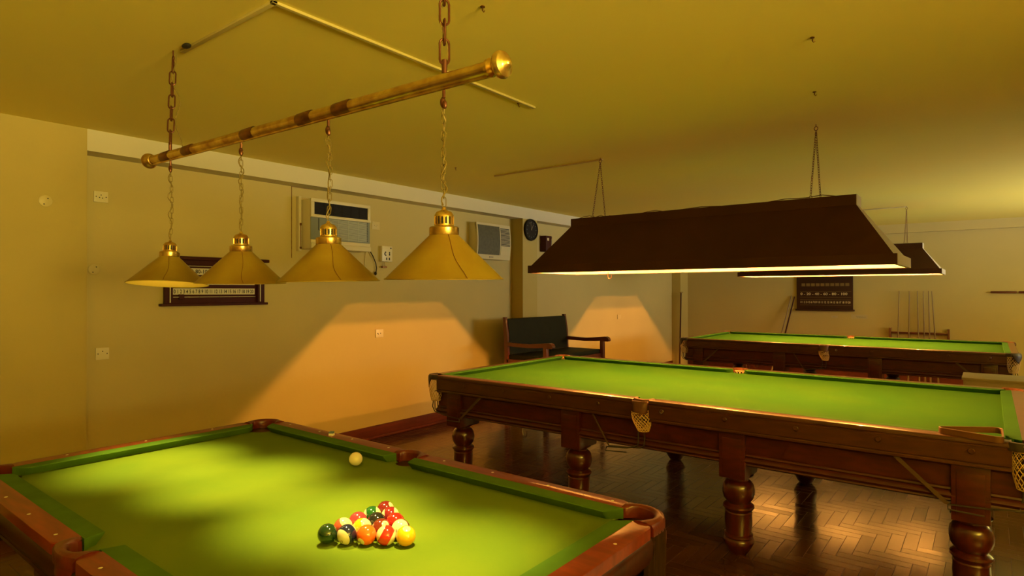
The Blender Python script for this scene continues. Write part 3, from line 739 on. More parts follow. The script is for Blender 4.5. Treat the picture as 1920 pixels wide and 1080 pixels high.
# ------------------------------------------------------------------ brass billiard light
def billiard_light():
    t = empty('billiard_light', (0, 0, 0), 'brass bar hung on two chains with four conical brass shades over the pool table', 'light')
    t.location = (-2.15, 1.271, ZC)
    o = Vector(t.location)
    def Lc(x, y, z): return (x-o.x, y-o.y, z-o.z)
    e0 = Vector(Lc(-3.245, 1.271, 2.252)); e1 = Vector(Lc(-1.065, 1.271, 2.212))
    d = (e1-e0).normalized()
    MB().tube([e0, e1], .0205, 20).tube([e0-Vector((0, 0, .021)), e1-Vector((0, 0, .021))], .006, 8).build('bar', BRASS, t)
    for e, s in ((e0, -1), (e1, 1)):
        mb = MB(); q = e
        for a, b_ in (((.0205, 0), (.025, .004)),): pass
        prof = [(.021, -.012), (.025, -.010), (.026, 0), (.022, .006), (.018, .010), (.026, .018), (.036, .028), (.038, .036), (.034, .046), (.022, .052), (.016, .055), (.012, .062), (.006, .066), (0, .067)]
        mb.lathe([(r, z*s) for r, z in prof], (q.x, q.y, q.z), seg=28, axis='X')
        mb.build('finial', BRASS, t)
    for f in (.075, .18, .42, .60, .70):
        p = e0+(e1-e0)*f; MB().lathe([(.0212, -.045), (.023, -.040), (.0235, .04), (.0212, .045)], (p.x, p.y, p.z), axis='X', seg=20).build('sleeve', BRASSD, t)
    # big chains
    for cxp, bx in ((-3.127, -3.045), (-1.243, -1.243)):
        tp = Vector(Lc(cxp, 1.318 if cxp < -2 else 1.271, ZC)); z = e0.z+(e1.z-e0.z)*((bx-o.x-e0.x)/(e1.x-e0.x))
        mb = MB(); chain(mb, tp-Vector((0, 0, .05)), (bx-o.x, 0, z+.055), .074, .027, .0036, 6); mb.build('chain', CHAINB, t)
        mb = MB(); mb.tube([(tp.x, tp.y, tp.z), (tp.x, tp.y, tp.z-.03)], .0035, 6)
        mb.tube([(tp.x+.011*math.cos(a), tp.y, tp.z-.040+.013*math.sin(a)) for a in [i*PI/5 for i in range(10)]], .003, 6, closed=True)
        mb.build('ceiling_hook', CHAINB, t)
        MB().tube([(bx-o.x, 0, z+.06), (bx-o.x, 0, z+.02)], .008, 8).build('hanger', CHAINB, t)
        w_ = [(tp.x+.012*math.sin(i*1.4), tp.y+.012*math.cos(i*1.1), tp.z-.02+(z+.03-tp.z)*i/12) for i in range(13)]
        w_ = [(x+(bx-cxp)*i/12, y, z_) for i, (x, y, z_) in enumerate(w_)]
        MB().tube(w_, .0022, 5).build('cable', WIRE, t)
    # shades
    for n, (x, tilt) in enumerate(((-3.042, 0), (-2.392, 1), (-1.803, -1), (-1.245, 0))):
        zb = e0.z+(e1.z-e0.z)*((x-o.x-e0.x)/(e1.x-e0.x))
        zr = 1.637 - o.z                                   # rim height
        RR, RT, ZT = .170, .041, .130
        piv = Vector((x-o.x, 0, zr+.205))
        mt = Matrix.Translation(piv) @ Matrix.Rotation(math.radians(tilt), 4, 'Y') @ Matrix.Rotation(math.radians(-5.0 if n == 0 else 1.5), 4, Rv) @ Matrix.Translation(-piv)
        def P(pr): return [(r, z+zr) for r, z in pr]
        mb = MB(); mb.lathe(P([(RR+.002, 0), (RR+.003, .003), (RR-.001, .004), (RT, ZT)]), (x-o.x, 0, 0), seg=48, mtx=mt)
        sh = mb.build('shade', SHADE, t)
        mb = MB(); mb.lathe(P([(RR+.001, .0005), (RR-.003, .002), (RT-.003, ZT-.001)]), (x-o.x, 0, 0), seg=48, mtx=mt)
        mb.build('shade_lining', SHADEIN, sh)
        mb = MB(); mb.lathe(P([(RT+.001, ZT-.002), (RT+.002, ZT), (RT+.002, ZT+.020), (RT-.001, ZT+.023), (.029, ZT+.025), (.0285, ZT+.026), (.0285, ZT+.030), (.024, ZT+.031), (.024, ZT+.051), (.0285, ZT+.052), (.028, ZT+.057), (.022, ZT+.066), (.012, ZT+.070), (.007, ZT+.073), (.0045, ZT+.08), (0, ZT+.081)]), (x-o.x, 0, 0), seg=32, mtx=mt)
        for i in range(16):
            a = 2*PI*i/16; cx, cy = x-o.x+.0262*math.cos(a), .0262*math.sin(a)
            mb.box(-.0016, .0022, -.0021, .0021, zr+ZT+.029, zr+ZT+.053, mtx=mt @ Matrix.Translation((cx, cy, 0)) @ Matrix.Rotation(a, 4, 'Z'))
        mb.build('vented_cap', BRASS, sh)
        MB().lathe(P([(.0246, ZT+.0315), (.0246, ZT+.0505)]), (x-o.x, 0, 0), seg=24, mtx=mt).build('vent_gap_shade', HOLE, sh)  # dark sleeve: shade in the gaps between the bars, put in as colour
        # seam running down the cone, towards the camera side
        mb = MB(); pts = []
        for i in range(9):
            u = i/8; a = math.atan2(-1.271, -x)+math.radians((-2, 4, 9, 16)[n]+5*math.sin(u*5+n)*u); r = RT+(RR-RT)*u+.0012
            pts.append(mt @ Vector((x-o.x+r*math.cos(a), r*math.sin(a), zr+ZT-(ZT-.004)*u)))
        mb.tube(pts, .0009, 5); mb.build('seam', SEAM, sh)
        mb = MB(); mb.sphere(tuple(mt @ Vector((x-o.x, 0, zr+.055))), .024, 16, (1, 1, 1.2)); mb.build('bulb', BULB, sh)
        # hanging chain, hook, wire
        top = (x-o.x, 0, zb-.028)
        mb = MB(); chain(mb, (x-o.x, 0, zb-.075), tuple(mt @ Vector((x-o.x, 0, zr+ZT+.083))), .030, .012, .0014, 5, (.006*(-1)**n, .004, 0)); mb.build('hanging_chain', WIRE, sh)
        mb = MB(); mb.tube([top, (x-o.x, 0, zb-.05)], .005, 7); mb.sphere((x-o.x-.006, .002, zb-.062), .011, 10, (.8, .8, 1.5)); mb.sphere((x-o.x+.007, -.003, zb-.072), .008, 8, (.8, .8, 1.6))
        mb.build('cable_clamp', CHAINB, sh)
        pts = []
        z0_, z1_ = zb-.06, zr+ZT+.085
        for i in range(30):
            u = i/29; pts.append((x-o.x+.010*math.sin(i*.95+n)*(1-abs(2*u-1)**4), .008*math.cos(i*.8), z0_+(z1_-z0_)*u))
        MB().tube(pts, .0022, 5).build('twisted_wire', WIRE, sh)
        # the reflector bulb's light
        l = bpy.data.lights.new('shade_light', 'SPOT'); l.energy = 100 if n != 3 else 88; l.color = (1, .80, .24); l.spot_size = math.radians(59); l.spot_blend = 1.0; l.shadow_soft_size = .022
        lo = bpy.data.objects.new('shade_light', l); C.objects.link(lo); lo.parent = t
        lo.location = mt @ Vector((x-o.x, 0, zr+.018)); lo.rotation_euler = (mt.to_3x3() @ Matrix.Identity(3)).to_euler()
billiard_light()

# ------------------------------------------------------------------ long canopy lamps
def canopy(name, x0, x1, y0, y1, zb, tx0, tx1, ztop, label, bulbs):
    cx, cy = (x0+x1)/2, (y0+y1)/2
    t = empty(name, (cx, cy, zb), label, 'light', 'long canopy lamps')
    hx, hy = (x1-x0)/2, (y1-y0)/2; tx = (tx1-tx0)/2; tcx = (tx0+tx1)/2-cx; ty = .092; rim = .066; H = ztop-zb; bandt = .072
    def rect(a, b, c_, d, z): return [(a, c_, z), (b, c_, z), (b, d, z), (a, d, z)]
    ins = .020
    # sloping panels and top box
    def ringz(ex, ey, z, th=0): return rect(-ex+th, ex-th, -ey+th, ey-th, z)
    slope_lo = (hx-ins, hy-ins, rim); zt0 = H-bandt
    th = .012
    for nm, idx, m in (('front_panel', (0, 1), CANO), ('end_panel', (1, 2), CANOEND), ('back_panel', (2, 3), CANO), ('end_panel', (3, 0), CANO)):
        lo = rect(-hx+ins, hx-ins, -hy+ins, hy-ins, rim-.002); hi = rect(tcx-tx, tcx+tx, -ty, ty, zt0+.002)
        lo2 = rect(-hx+ins+th, hx-ins-th, -hy+ins+th, hy-ins-th, rim-.002); hi2 = rect(tcx-tx+th, tcx+tx-th, -ty+th, ty-th, zt0+.002)
        a, b = idx
        mb = MB(); vs = [mb.b.verts.new(p) for p in (lo[a], lo[b], hi[b], hi[a], lo2[a], lo2[b], hi2[b], hi2[a])]
        for q in ((0, 1, 2, 3), (4, 7, 6, 5), (0, 4, 5, 1), (3, 2, 6, 7), (1, 5, 6, 2), (0, 3, 7, 4)): mb.b.faces.new([vs[i] for i in q])
        mb.build(nm, m, t, smooth=False)
    # bottom frame band : four boards
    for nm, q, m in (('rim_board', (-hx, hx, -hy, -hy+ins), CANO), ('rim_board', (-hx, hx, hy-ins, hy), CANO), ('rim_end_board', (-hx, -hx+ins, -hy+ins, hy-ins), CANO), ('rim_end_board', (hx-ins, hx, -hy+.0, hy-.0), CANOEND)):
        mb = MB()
        if m is CANOEND: mb.box(hx, hx+.003, -hy, hy, 0, rim)  # thin pale face carrying the painted window light
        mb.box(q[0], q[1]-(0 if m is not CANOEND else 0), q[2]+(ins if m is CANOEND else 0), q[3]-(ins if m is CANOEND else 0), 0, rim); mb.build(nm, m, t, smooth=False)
    # top box
    MB().box(tcx-tx, tcx+tx, -ty, ty, zt0, H).build('top_box', CANO, t, smooth=False)
    MB().box(tcx+tx, tcx+tx+.003, -ty, ty, zt0, H).build('top_end_lit_face', CANOEND, t, smooth=False)  # pale plate: window light on the box end put into its colour
    # white lining just inside (four sloping sheets, rim and roof)
    mb = MB(); a = .021; g = .014
    rows = [rect(-hx+a, hx-a, -hy+a, hy-a, .003), rect(-hx+a, hx-a, -hy+a, hy-a, rim-.004), rect(-hx+ins+g+.006, hx-ins-g-.006, -hy+ins+g+.006, hy-ins-g-.006, rim), rect(tcx-tx+g+.006, tcx+tx-g-.006, -ty+g+.006, ty-g-.006, zt0-.006)]
    mb.loft(rows, caps=False); mb.b.faces.new([v for v in mb.b.verts][-4:])
    mb.build('white_lining', CANOIN, t, smooth=False)
    for bx, bz in bulbs:
        mb = MB(); mb.sphere((bx-cx, 0, bz-zb), .020, 12, (1, 1, 1.3)); b = mb.build('bulb', TUBE, t)
        MB().lathe([(.016, bz-zb+.024), (.016, min(bz-zb+.075, zt0-.007)), (0, min(bz-zb+.075, zt0-.007))], (bx-cx, 0, 0), seg=12).build('lamp_holder', HOLE, b)
    return t, H, ty
lm, H2, ty2 = canopy('canopy_lamp', -3.180, -.431, 4.288, 5.064, 1.764, -2.923, -.690, 2.247, 'long dark brown canopy lamp hanging on chains above the middle snooker table', [(-2.85, 2.085), (-1.78, 2.085), (-.76, 2.085)])
l3, H3, ty3 = canopy('canopy_lamp', -3.034, -.473, 9.482, 10.278, 1.828, -2.79, -.698, 2.252, 'smaller-looking canopy lamp partly hidden behind the nearer one, above the distant snooker table', [(-2.70, 2.12), (-1.74, 2.12), (-.80, 2.12)])
def hang(t, H, x, cy, r, spread, ln, rod=False):
    base = Vector(t.location); zc = ZC-base.z
    px = x-base.x
    mb = MB()
    ring = [(px+.012*math.cos(i*PI/5), cy-base.y, zc-.030+.014*math.sin(i*PI/5)) for i in range(10)]
    mb.tube(ring, .003, 6, closed=True); mb.tube([(px, cy-base.y, zc), (px, cy-base.y, zc-.018)], .003, 6)
    mb.build('ceiling_hook', CHAINB, t)
    for s in (-1, 1):
        mb = MB(); chain(mb, (px, cy-base.y, zc-.044), (px+s*spread, s*.055, H+.022), ln, ln*.5, r, 5); mb.build('chain', CHAINB, t)
        mb = MB(); mb.tube([(px+s*spread+.009*math.cos(i*PI/5), s*.055, H+.010+.011*math.sin(i*PI/5)) for i in range(10)], .002, 5, closed=True); mb.build('eyelet', CHAINB, t)
hang(lm, H2, -2.690, 4.700, .0017, .030, .022); hang(lm, H2, -.955, 4.700, .0017, .020, .022)
hang(l3, H3, -.893, 10.0, .0016, .012, .024); hang(l3, H3, -2.60, 10.0, .0016, .012, .024)
def cable_on_top(t, pts, nm):
    MB().tube(pts, .003, 6).build(nm, CHAINB, t)
cable_on_top(lm, [(-1.06, -.06, H2), (-1.02, -.03, H2+.018), (-.98, .0, H2+.026), (-.93, .02, H2+.012), (-.88, .03, H2+.028), (-.84, .04, H2+.006), (-.79, .02, H2+.016), (-.74, 0, H2+.002)], 'flex')
cable_on_top(lm, [(-.45+.0, -.05, H2+.002), (-.40, -.04, H2+.012), (-.33, -.05, H2+.015), (-.27, -.04, H2+.004), (-.1, -.06, H2+.003), (.05, -.05, H2+.012), (.2, -.05, H2+.004)], 'flex')
cable_on_top(lm, [(.55, -.06, H2+.002), (.66, -.05, H2+.014), (.80, -.03, H2+.012), (.90, -.03, H2+.022), (1.0, -.02, H2+.004)], 'flex')

hx_ = -2.787-(-1.8055)
MB().tube([(hx_-.014, .36, .02), (hx_-.016, .36, -.02), (hx_-.010, .36, -.036), (hx_+.004, .36, -.042), (hx_+.018, .36, -.034), (hx_+.022, .36, -.01)], .0025, 6).build('wire_hook', CHAINB, lm)
# ------------------------------------------------------------------ ceiling fittings
def conduit(pts, wd, label, m=PLAST):
    mb = MB()
    for a, b in zip(pts, pts[1:]):
        x0, x1 = sorted((a[0], b[0])); y0, y1 = sorted((a[1], b[1]))
        mb.box(x0-wd/2, x1+wd/2, y0-wd/2, y1+wd/2, -.012, 0, .002)
    o = mb.build('cable_conduit', m); o.location = (0, 0, ZC); return tag(o, label, 'conduit')
conduit([(-3.08, 1.345), (-2.276, 1.345), (-2.276, 3.13)], .022, 'thin L-shaped plastic cable conduit on the ceiling above the brass bar', mat('aged_conduit', (.56, .46, .16), .6))
conduit([(-3.93, 4.745), (-2.70, 4.745)], .016, 'straight cable conduit on the ceiling leading to the nearer canopy lamp', mat('brown_stained_conduit', (.42, .27, .09), .6))
conduit([(-1.55, 10.02), (-.90, 10.02)], .016, 'faint short cable conduit on the ceiling above the farther canopy lamp', PLAST)
fx = MB().sphere((0, 0, 0), .02, 12, (1.6, .9, .55)).build('junction_lump', HOLE); fx.location = (-2.99, 1.32, ZC-.011); tag(fx, 'black taped cable joint on ceiling beside the left bar chain', 'cable joint')
for p, lab in (((-1.64, 1.901), 'tiny metal hook on the ceiling right of the near bar chain'), ((-.639, 3.077), 'tiny hook mark on the ceiling far up at right'), ((-.805, 3.925), 'small hook on the ceiling above the nearer canopy lamp'), ((-2.31, 3.02), 'tiny hook beside the end of the white ceiling conduit'), ((-3.98, 4.22), 'bent wire hook on the ceiling behind the nearest brass shade chain')):
    mb = MB(); mb.lathe([(0, 0), (.010, 0), (.010, -.004), (.003, -.005), (.003, -.018)], seg=10)
    mb.tube([(0, 0, -.018), (.006, 0, -.026), (.012, 0, -.02)], .002, 5)
    o = mb.build('ceiling_hook', BRASSD); o.location = (*p, ZC); tag(o, lab, 'hook')

# ------------------------------------------------------------------ left wall fittings
LW = Matrix.Rotation(PI/2, 4, 'Z') @ Matrix.Rotation(PI/2, 4, 'X')
def plate(name, x, ya, yb, za, zb, label, cat, m=PLAST, d=.012, bev=.003):
    o = MB().box(0, d, -(yb-ya)/2, (yb-ya)/2, -(zb-za)/2, (zb-za)/2, bev).build(name, m); o.location = (x, (ya+yb)/2, (za+zb)/2); return tag(o, label, cat)
def dots(o, pts, d, r=.004, nm='pin_hole'):
    for y, z in pts:
        MB().lathe([(0, 0), (r, 0), (r, -.003)], (d+.0012, y, z), seg=10, axis='X').build(nm, HOLE, o)
s1 = plate('wall_socket', XW, 1.668, 1.762, 2.282, 2.364, 'square three-pin wall socket high on the wall near the beam end', 'socket'); dots(s1, [(0, .014), (-.011, -.006), (.009, -.008), (-.033, 0), (.033, 0)], .012)
s2 = plate('wall_socket', XW, 1.683, 1.772, 1.090, 1.180, 'square wall socket low on the left, behind the pool table corner', 'socket'); dots(s2, [(0, .018), (-.03, .0), (.03, .0)], .012)
s3 = plate('wall_socket', XW, 4.342, 4.448, 1.100, 1.188, 'double switch plate inside the bright patch of light on the wall', 'socket'); dots(s3, [(-.028, 0), (-.020, -.006), (.012, .0)], .012, .006, 'toggle')
s4 = plate('wall_socket', XW, 9.860, 9.980, 1.105, 1.185, 'small socket plate in the far patch of light on the left wall', 'socket', PLASTY)
s5 = plate('blank_plate', XW, 4.294, 4.400, 2.285, 2.372, 'cream painted blank plate just right of the first air conditioner', 'cover plate', PLASTY, .006); dots(s5, [(-.02, .0), (.0, -.01), (.015, .005)], .006, .003)
for x, y, z, lab in ((XB, 1.322, 2.229, 'round cover disc on the left wall near the frame edge, higher of the two'), (XW, 1.673, 1.773, 'round cover disc on the wall left of the first scoreboard, lower of two')):
    mb = MB(); mb.lathe([(0, .010), (.034, .010), (.040, .006), (.040, 0)], seg=28, axis='X'); o = mb.build('junction_cover', PLASTY); o.location = (x, y, z); tag(o, lab, 'junction cover')
    dots(o, [(.012, .018), (-.010, -.022)], .0095, .0045, 'screw')
# switch box with rotary and red/black sockets
sb = plate('cooker_switch', XW, 4.400, 4.548, 1.936, 2.108, 'ivory control box with two switches between the air conditioners', 'switch', PLAST, .045, .006)
dots(sb, [(-.025, .018), (-.035, .006), (-.035, -.006), (-.022, -.016), (.032, .016), (.032, .0), (.032, -.01), (-.01, -.048), (.030, -.048), (-.01, -.06), (.030, -.06), (.05, .065)], .046, .008, 'button')
MB().tube([(.03, -.045, -.086), (.03, -.052, -.14), (.03, -.02, -.145), (.03, -.03, -.09)], .002, 5).build('pull_cord', WIRE, sb)
MB().box(.018, .045, -.062, .0, -.155, -.135, .004).build('cord_grip', BRASSD, sb)

def ac_one():
    y0, y1, z0, z1 = 3.404, 4.110, 2.020, 2.500; d = .20
    t = empty('air_conditioner', (XW, y0, z0), 'window air conditioner with dark top grille and grey louvres, behind the third brass shade', 'air conditioner')
    Wd, Hh = y1-y0, z1-z0
    MB().box(0, d-.012, 0, Wd, 0, Hh, .006).build('case', ACW, t)
    f = MB(); X = d-.012; X2 = d+.004
    f.box(X, X2, -.002, Wd+.002, Hh-.030, Hh+.004, .003); f.box(X, X2, -.002, .035, Hh-.165, Hh-.03, .002); f.box(X, X2, Wd-.030, Wd+.002, Hh-.150, Hh-.03, .002)
    f.box(X, X2+.006, -.006, Wd+.008, Hh-.178, Hh-.150, .004); f.box(X, X2+.006, -.002, Wd+.006, 0, .05, .006); f.box(X, X2, -.002, Wd, .05, .085, .003)
    f.build('front_frame', ACW, t)
    g = MB(); g.box(X, X+.004, .03, Wd-.028, Hh-.152, Hh-.028)
    for i in range(10): g.box(X+.004, X+.009, .035, Wd-.03, Hh-.146+i*.0122, Hh-.142+i*.0122)
    for i in range(5): g.box(X+.009, X+.011, .15+i*.105, .154+i*.105, Hh-.150, Hh-.03)
    g.build('top_grille', BLACK, t)
    g = MB(); g.box(X, X+.006, .0, Wd, .085, Hh-.178); g.build('control_panel', GRILL, t)
    MB().box(X+.006, X+.009, .085, .092, .18, Hh-.185).build('slot', HOLE, t)
    gl = MB()
    for i in range(17): gl.box(X+.006, X+.013, .17, Wd-.045, .100+i*.0118, .105+i*.0118)
    for i in range(4): gl.box(X+.012, X+.014, .18+i*.125, .184+i*.125, .095, .30)
    gl.build('louvres', mat('pale_louvres', (.46, .46, .36), .45), t)
    gd = MB()
    for i in range(12): gd.box(X+.006, X+.0085, Wd-.036, Wd-.028, .105+i*.017, .114+i*.017)
    gd.build('side_vents', HOLE, t)
    fr = MB(); fr.box(-.0, .05, -.035, -.005, -.02, Hh+.03, .003); fr.build('side_batten', ACW, t)
    la = MB(); la.box(.05, .062, -.028, -.010, .225, .25, .003); la.box(.05, .062, -.028, -.010, .0, .02, .003); la.tube([(.056, -.019, .01), (.056, -.019, .23)], .003, 6); la.build('latch', BRASSD, t)
    sh = MB(); sh.box(0, .004, -.085, -.080, -.09, .60); sh.box(0, .004, -.085, .20, .598, .602); sh.build('panel_joint', BRASSD, t)
    return t
ac_one()
def ac_two():
    y0, y1, z0, z1 = 5.87, 6.56, 2.03, 2.50; d = .15
    t = empty('air_conditioner', (XW, y0, z0), 'cream air conditioner with curved dark grille beside the pier and clock', 'air conditioner')
    Wd, Hh = y1-y0, z1-z0
    MB().box(0, d-.02, 0, Wd, 0, Hh, .012).build('case', ACW, t)
    def bow(z): return .022*math.sin(PI*z/Hh)
    def slab(a, b, c_, d_, ex, th, nm, m, par, n=8):
        rows = []
        for i in range(n+1):
            z = c_+(d_-c_)*i/n; x = d-.02+bow(z)+ex
            rows.append([(x, a, z), (x, b, z), (x-th, b, z), (x-th, a, z)])
        return MB().loft(rows).build(nm, m, par)
    slab(0, Wd, 0, Hh, 0, .03, 'front_panel', ACW, t)
    slab(.02, .455, .06, Hh-.03, .004, .006, 'dark_grille', GRILLD, t)
    mb = MB()
    for i in range(14):
        z = .185+i*.0175; mb.box(d-.02+bow(z)+.002, d-.02+bow(z)+.009, .475, .66, z, z+.009)
    mb.build('side_louvres', HOLE, t)
    slab(.475, .665, .06, .175, .004, .004, 'flap', ACW, t)
    MB().box(d-.016, d-.012, .25, .33, .02, .038).build('badge', STEEL, t)
    return t
ac_two()
pc = MB(); pc.tube([(.01, 0, .23), (.02, .03, .18), (.02, .072, .10), (.02, .082, .045), (.02, .075, .0), (.02, .063, -.02)], .005, 7)
cord = pc.build('power_lead', BLACK); cord.location = (XW, 4.262, 1.815); tag(cord, 'black power lead with plug hanging below the first air conditioner', 'cable')
MB().sphere((.022, .066, -.012), .016, 12, (.8, 1, 1.3)).sphere((.022, .01, -.038), .015, 12, (.8, .9, 1.5)).build('plug', BLACK, cord)
wl = MB(); wl.tube([(.008, 0, .20), (.008, -.02, .10), (.008, -.025, .0), (.008, .0, -.02)], .004, 6).tube([(.008, .02, .20), (.008, .06, .13), (.008, .09, .12)], .004, 6)
o = wl.build('cable_trace', PLASTY); o.location = (XW, 4.215, 1.86); tag(o, 'painted-over cable loop on the wall below the first air conditioner', 'cable')

# clock and small box on the pier
ckk = MB().lathe([(0, 0), (.150, 0), (.156, .012), (.150, .034), (.136, .036), (.130, .026), (0, .026)], seg=40, axis='X').build('wall_clock', BLACK); ckk.location = (XB, 6.947, 2.475); tag(ckk, 'round black wall clock on the pier below the beam', 'clock')
mb = MB()
for i in range(12):
    a = i*PI/6; mb.box(.0262, .0268, -.003, .003, .098, .116, mtx=Matrix.Rotation(a, 4, 'X'))
mb.build('hour_marks', GRILL, ckk)
MB().box(.027, .029, -.004, .004, 0, .085, mtx=Matrix.Rotation(-.5, 4, 'X')).box(.0275, .0295, -.003, .003, 0, .11, mtx=Matrix.Rotation(.2, 4, 'X')).lathe([(0, .031), (.008, .031), (.008, .027)], seg=12, axis='X').build('clock_hands', STEEL, ckk)
bx = MB().box(0, .11, 0, .16, 0, .24, .012).build('wall_box', SBW); bx.location = (XW, 7.52, 2.195); bx.location = (XW+.0, 7.46, 2.20)
tag(bx, 'small dark red box mounted on the wall right of the clock', 'box')
MB().box(.11, .114, .03, .075, .165, .205).build('white_label', PLAST, bx); MB().box(.10, .114, .135, .15, .05, .20, .002).build('chrome_edge', STEEL, bx)

# scoreboards
def scoreboard_left():
    t = empty('scoreboard', (XW, 2.134, 1.485), 'dark wooden billiard scoreboard with white number strips behind the first two brass shades', 'scoreboard')
    def bb_(x0, x1, ya, yb, za, zb, nm, m, bev=.003): return MB().box(x0, x1, ya, yb, za, zb, bev).build(nm, m, t)
    bb_(0, .02, .03, .87, .0, .40, 'backboard', SBW)
    bb_(0, .065, -.01, .91, 0, .022, 'bottom_shelf', SBW, .006)
    bb_(0, .065, .06, .925, .385, .415, 'top_shelf', SBW, .008)
    bb_(.02, .035, .07, .86, .345, .385, 'top_rail', SBW)
    for y in (.0, .80): bb_(.02, .045, .02+y, .085+y, .02, .385, 'side_post', SBW)
    for y in (.062, .842): bb_(.045, .049, y-.004, y+.004, .03, .34, 'silver_line', SBST, .0)
    bb_(.02, .024, .09, .80, .095, .148, 'lower_number_strip', SBST, .0); bb_(.02, .024, .09, .80, .262, .318, 'upper_number_strip', SBST, .0)
    bb_(.02, .024, .09, .80, .180, .235, 'middle_number_strip', SBST, .0)
    for z in (.075, .335, .245): MB().tube([(.034, .09, z), (.034, .80, z)], .0028, 6).build('marker_rail', SBST, t)
    bb_(.024, .045, .135, .175, .055, .098, 'marker', SBW)
    for y in (.30, .47, .64, .79): bb_(.03, .036, y-.004, y+.004, .068, .082, 'marker_peg', HOLE, 0)
    def tx(s, y, z, wd, h, nm): text(s, wd, h, Matrix.Translation((.0245, y, z)) @ LW, INK, nm, t)
    tx('0 1 2 3 4 5 6 7 8 9 10 11 12 13 14 15 16 17 18 19 20', .098, .104, .69, .034, 'numbers')
    tx('20-40-60-80-100-120-140-160-180-200', .10, .274, .69, .034, 'numbers')
scoreboard_left()
def scoreboard_far():
    t = empty('scoreboard', (-2.925, YF-.001, 1.245), 'large dark scoreboard with gilt numbers on the far wall under the canopy lamp glow', 'scoreboard')
    MB().box(0, .96, -.03, 0, 0, .66, .004).build('board', SBD, t)
    MB().box(-.015, .985, -.075, 0, -.01, .022, .006).build('bottom_ledge', SBD, t)
    MB().box(-.01, .97, -.06, 0, .655, .68, .006).build('top_ledge', SBD, t)
    FM = Matrix.Rotation(PI/2, 4, 'X')
    def tx(s, x, z, wd, h, nm, m=GOLD): text(s, wd, h, Matrix.Translation((x, -.031, z)) @ FM, m, nm, t)
    tx('0 1 2 3 4 5 6 7 8 9 10 11 12 13 14 15 16 17 18 19 20', .07, .132, .85, .040, 'numbers')
    tx('0 - 20 - 40 - 60 - 80 - 100', .07, .285, .80, .048, 'numbers')
    for i in range(10): MB().box(.09+i*.083, .155+i*.083, -.033, -.03, .455, .51).build('score_tab', CUEW, t)
    for z in (.095, .198, .35, .245): MB().box(.06, .93, -.032, -.03, z, z+.004).build('gilt_line', CUEW, t)
scoreboard_far()

# far wall: cue rack, cues, rests, notices
rk = empty('cue_rack', (-1.385, YF, .81), 'low dark red wooden cue rack bar on the far wall, behind the distant table', 'rack')
MB().box(0, .85, -.06, -.02, .05, .085, .005).build('cross_bar', BENW, rk); MB().box(0, .85, -.07, -.0, -.25, -.21, .005).build('cross_bar', BENW, rk)
for x in (-.012, .83): MB().box(x, x+.032, -.075, 0, -.40, .15, .005).build('rack_post', BENW, rk)
lab6 = ['leftmost of the six cues standing in the far wall rack', 'second cue from the left in the far wall rack', 'third cue from the left in the far wall rack', 'fourth cue from the left in the far wall rack', 'fifth and darkest cue from the left in the far wall rack', 'rightmost cue in the far wall rack, leaning to the left']
q0 = None
for i, (xt, xl) in enumerate(((-1.24, -1.259), (-1.09, -1.101), (-.974, -.962), (-.89, -.878), (-.814, -.802), (-.769, -.727))):
    if q0 is None:
        q0 = MB().lathe([(0, 0), (.0135, 0), (.014, .02), (.0125, .45), (.006, 1.595), (.0055, 1.605), (0, 1.61)], seg=12).build('snooker_cue', CUEW); c = q0
    else: c = q0.copy(); C.objects.link(c)
    k = (xl-xt)/.75; L_ = 1.475*1.0
    c.location = (xl+k*.85, YF-.093, .002); c.rotation_euler = (0, -math.atan(k), 0)
    tag(c, lab6[i], 'cue', 'cues in the far wall rack')
def stick(name, p0, p1, r0, r1, m, label, cat, head=None):
    p0, p1 = Vector(p0), Vector(p1); mb = MB(); mb.tube([Vector((0, 0, 0)), (p1-p0)*.3, p1-p0], [r0, r0*.9, r1], 10)
    o = mb.build(name, m); o.location = p0; tag(o, label, cat)
    if head:
        h = MB(); h.tube([(p1-p0)+Vector(a) for a in head], .006, 6); h.build('rest_head', BRASSD, o)
    return o
stick('bridge_rest', (-5.10, 12.20, .01), (-5.075, 12.225, 1.575), .017, .013, CUED, 'long dark rest leaning in the far left corner', 'rest', [(-.03, .0, 0), (0, 0, .012), (.05, -.02, .01)])
stick('bridge_rest', (-3.25, 12.35, .01), (-2.965, 12.66, 1.50), .017, .011, CUED, 'dark rest leaning beside the far scoreboard, right of the pale cue', 'rest')
stick('snooker_cue', (-3.32, 12.33, .01), (-3.02, 12.665, 1.52), .014, .008, CUEW, 'pale cue leaning left of the far scoreboard', 'cue')
for a, b, lab in ((.018, .352, 'short dark wall bar on the far wall, left one'), (.372, .75, 'short dark wall bar at the right frame edge')):
    o = MB().box(0, b-a, -.04, 0, -.018, .018, .014).build('wall_bar', BENW); o.location = (a, YF, 1.585); tag(o, lab, 'bar')
nt_ = mat('faded_notice', (.50, .42, .22), .7); ntb = mat('faded_blue_print', (.34, .31, .24), .8)
for a, b, z0, z1, lab in ((-2.33, -2.22, 1.105, 1.150, 'faint small notice stuck on far wall below the scoreboard'), (-2.0, -1.735, 1.098, 1.178, 'faint wider notice with bluish scribble on far wall')):
    o = MB().box(0, b-a, -.002, 0, 0, z1-z0).build('wall_notice', nt_); o.location = (a, YF, z0); tag(o, lab, 'notice')
    w_ = b-a; h_ = z1-z0
    pts = [(w_*(.3+.6*i/14), -.003, h_*(.45+.28*math.sin(i*2.3)*(1-i/20))) for i in range(15)] if w_ > .2 else [(w_*.2, -.003, h_*.5), (w_*.8, -.003, h_*.5)]
    MB().tube(pts, .003, 4).build('faded_scribble', ntb, o)

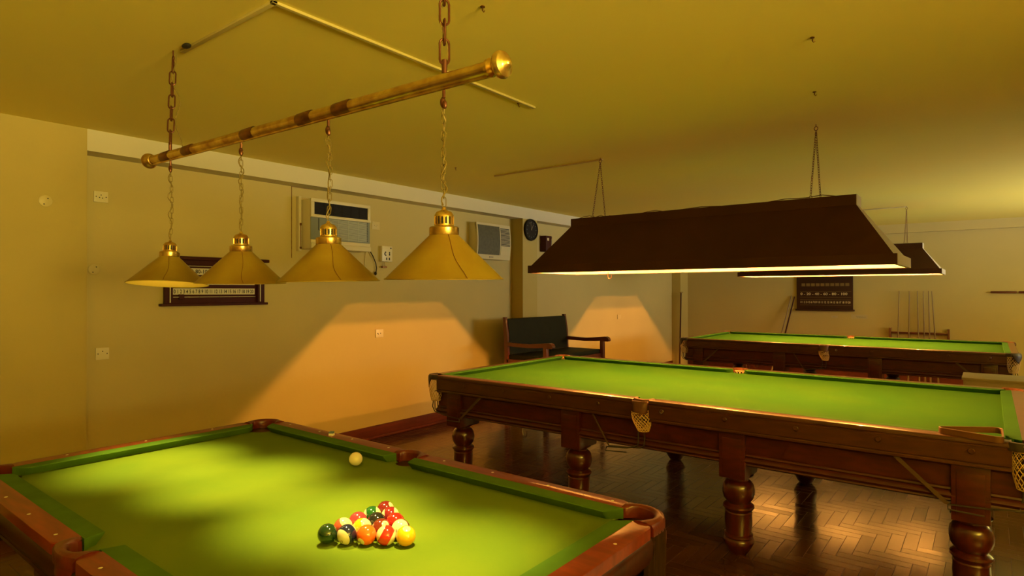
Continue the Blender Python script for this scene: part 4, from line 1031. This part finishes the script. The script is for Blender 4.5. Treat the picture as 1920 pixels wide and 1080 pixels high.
# ------------------------------------------------------------------ bench
def bench():
    t = empty('settle_bench', (-4.88, 6.08, 0), 'high dark wooden bench with green leather back and armrests behind the middle table', 'bench')
    LB = 1.42                                          # along the wall
    for y in (0, LB-.045):
        pts = [(0, .0), (.055, .0), (.055, .80), (.045, 1.05), (.010, 1.275), (-.030, 1.275), (-.020, 1.10), (0, .80)]
        mt = Matrix(((1, 0, 0, 0), (0, 0, -1, y+.045), (0, 1, 0, 0), (0, 0, 0, 1)))
        MB().prism(pts, 0, .045, mtx=mt).build('back_post', BENW, t)
    rows = []
    for x, z in ((.060, .80), (.058, .95), (.046, 1.10), (.022, 1.245), (.0, 1.255), (-.006, 1.24), (.012, 1.05), (.03, .80)):
        rows.append([(x, .04, z), (x, LB-.04, z)])
    mb = MB(); mb.loft([list(q) for q in zip(*rows)]); mb.build('backrest', BENL, t)
    MB().box(.05, .60, .02, LB-.02, .74, .80, .015).build('seat', BENL, t)
    MB().box(.03, .62, .0, LB, .68, .745, .006).build('seat_frame', BENW, t)
    for y in (.0, LB-.045):
        MB().box(.60, .655, y, y+.05, 0, .945, .005).build('front_leg', BENW, t)
        rows = []
        for x, z, h in ((.04, .935, .05), (.18, .930, .046), (.36, .925, .046), (.52, .935, .052), (.63, .945, .055), (.69, .945, .066), (.725, .938, .056), (.742, .930, .02)):
            rows.append([(x, y-.008, z-h/2), (x, y+.058, z-h/2), (x, y+.058, z+h/2), (x, y-.008, z+h/2)])
        MB().loft(rows).build('armrest', BENW, t)
    MB().box(.60, .63, .05, LB-.05, .25, .30, .004).build('stretcher', BENW, t)
bench()

# beige low cabinet between the tables
cb = empty('low_cabinet', (-.19, 6.95, 0), 'plain beige low cabinet at the right edge between the two snooker tables', 'cabinet')
MB().box(0, 1.5, 0, .45, .02, .79, .003).build('body', CABI, cb); MB().box(-.012, 1.512, -.014, .46, .79, .812, .004).build('top', CABI, cb)
for i in range(3): MB().box(.02+i*.49, .49+i*.49, -.012, 0, .05, .77, .003).build('door', CABI, cb)
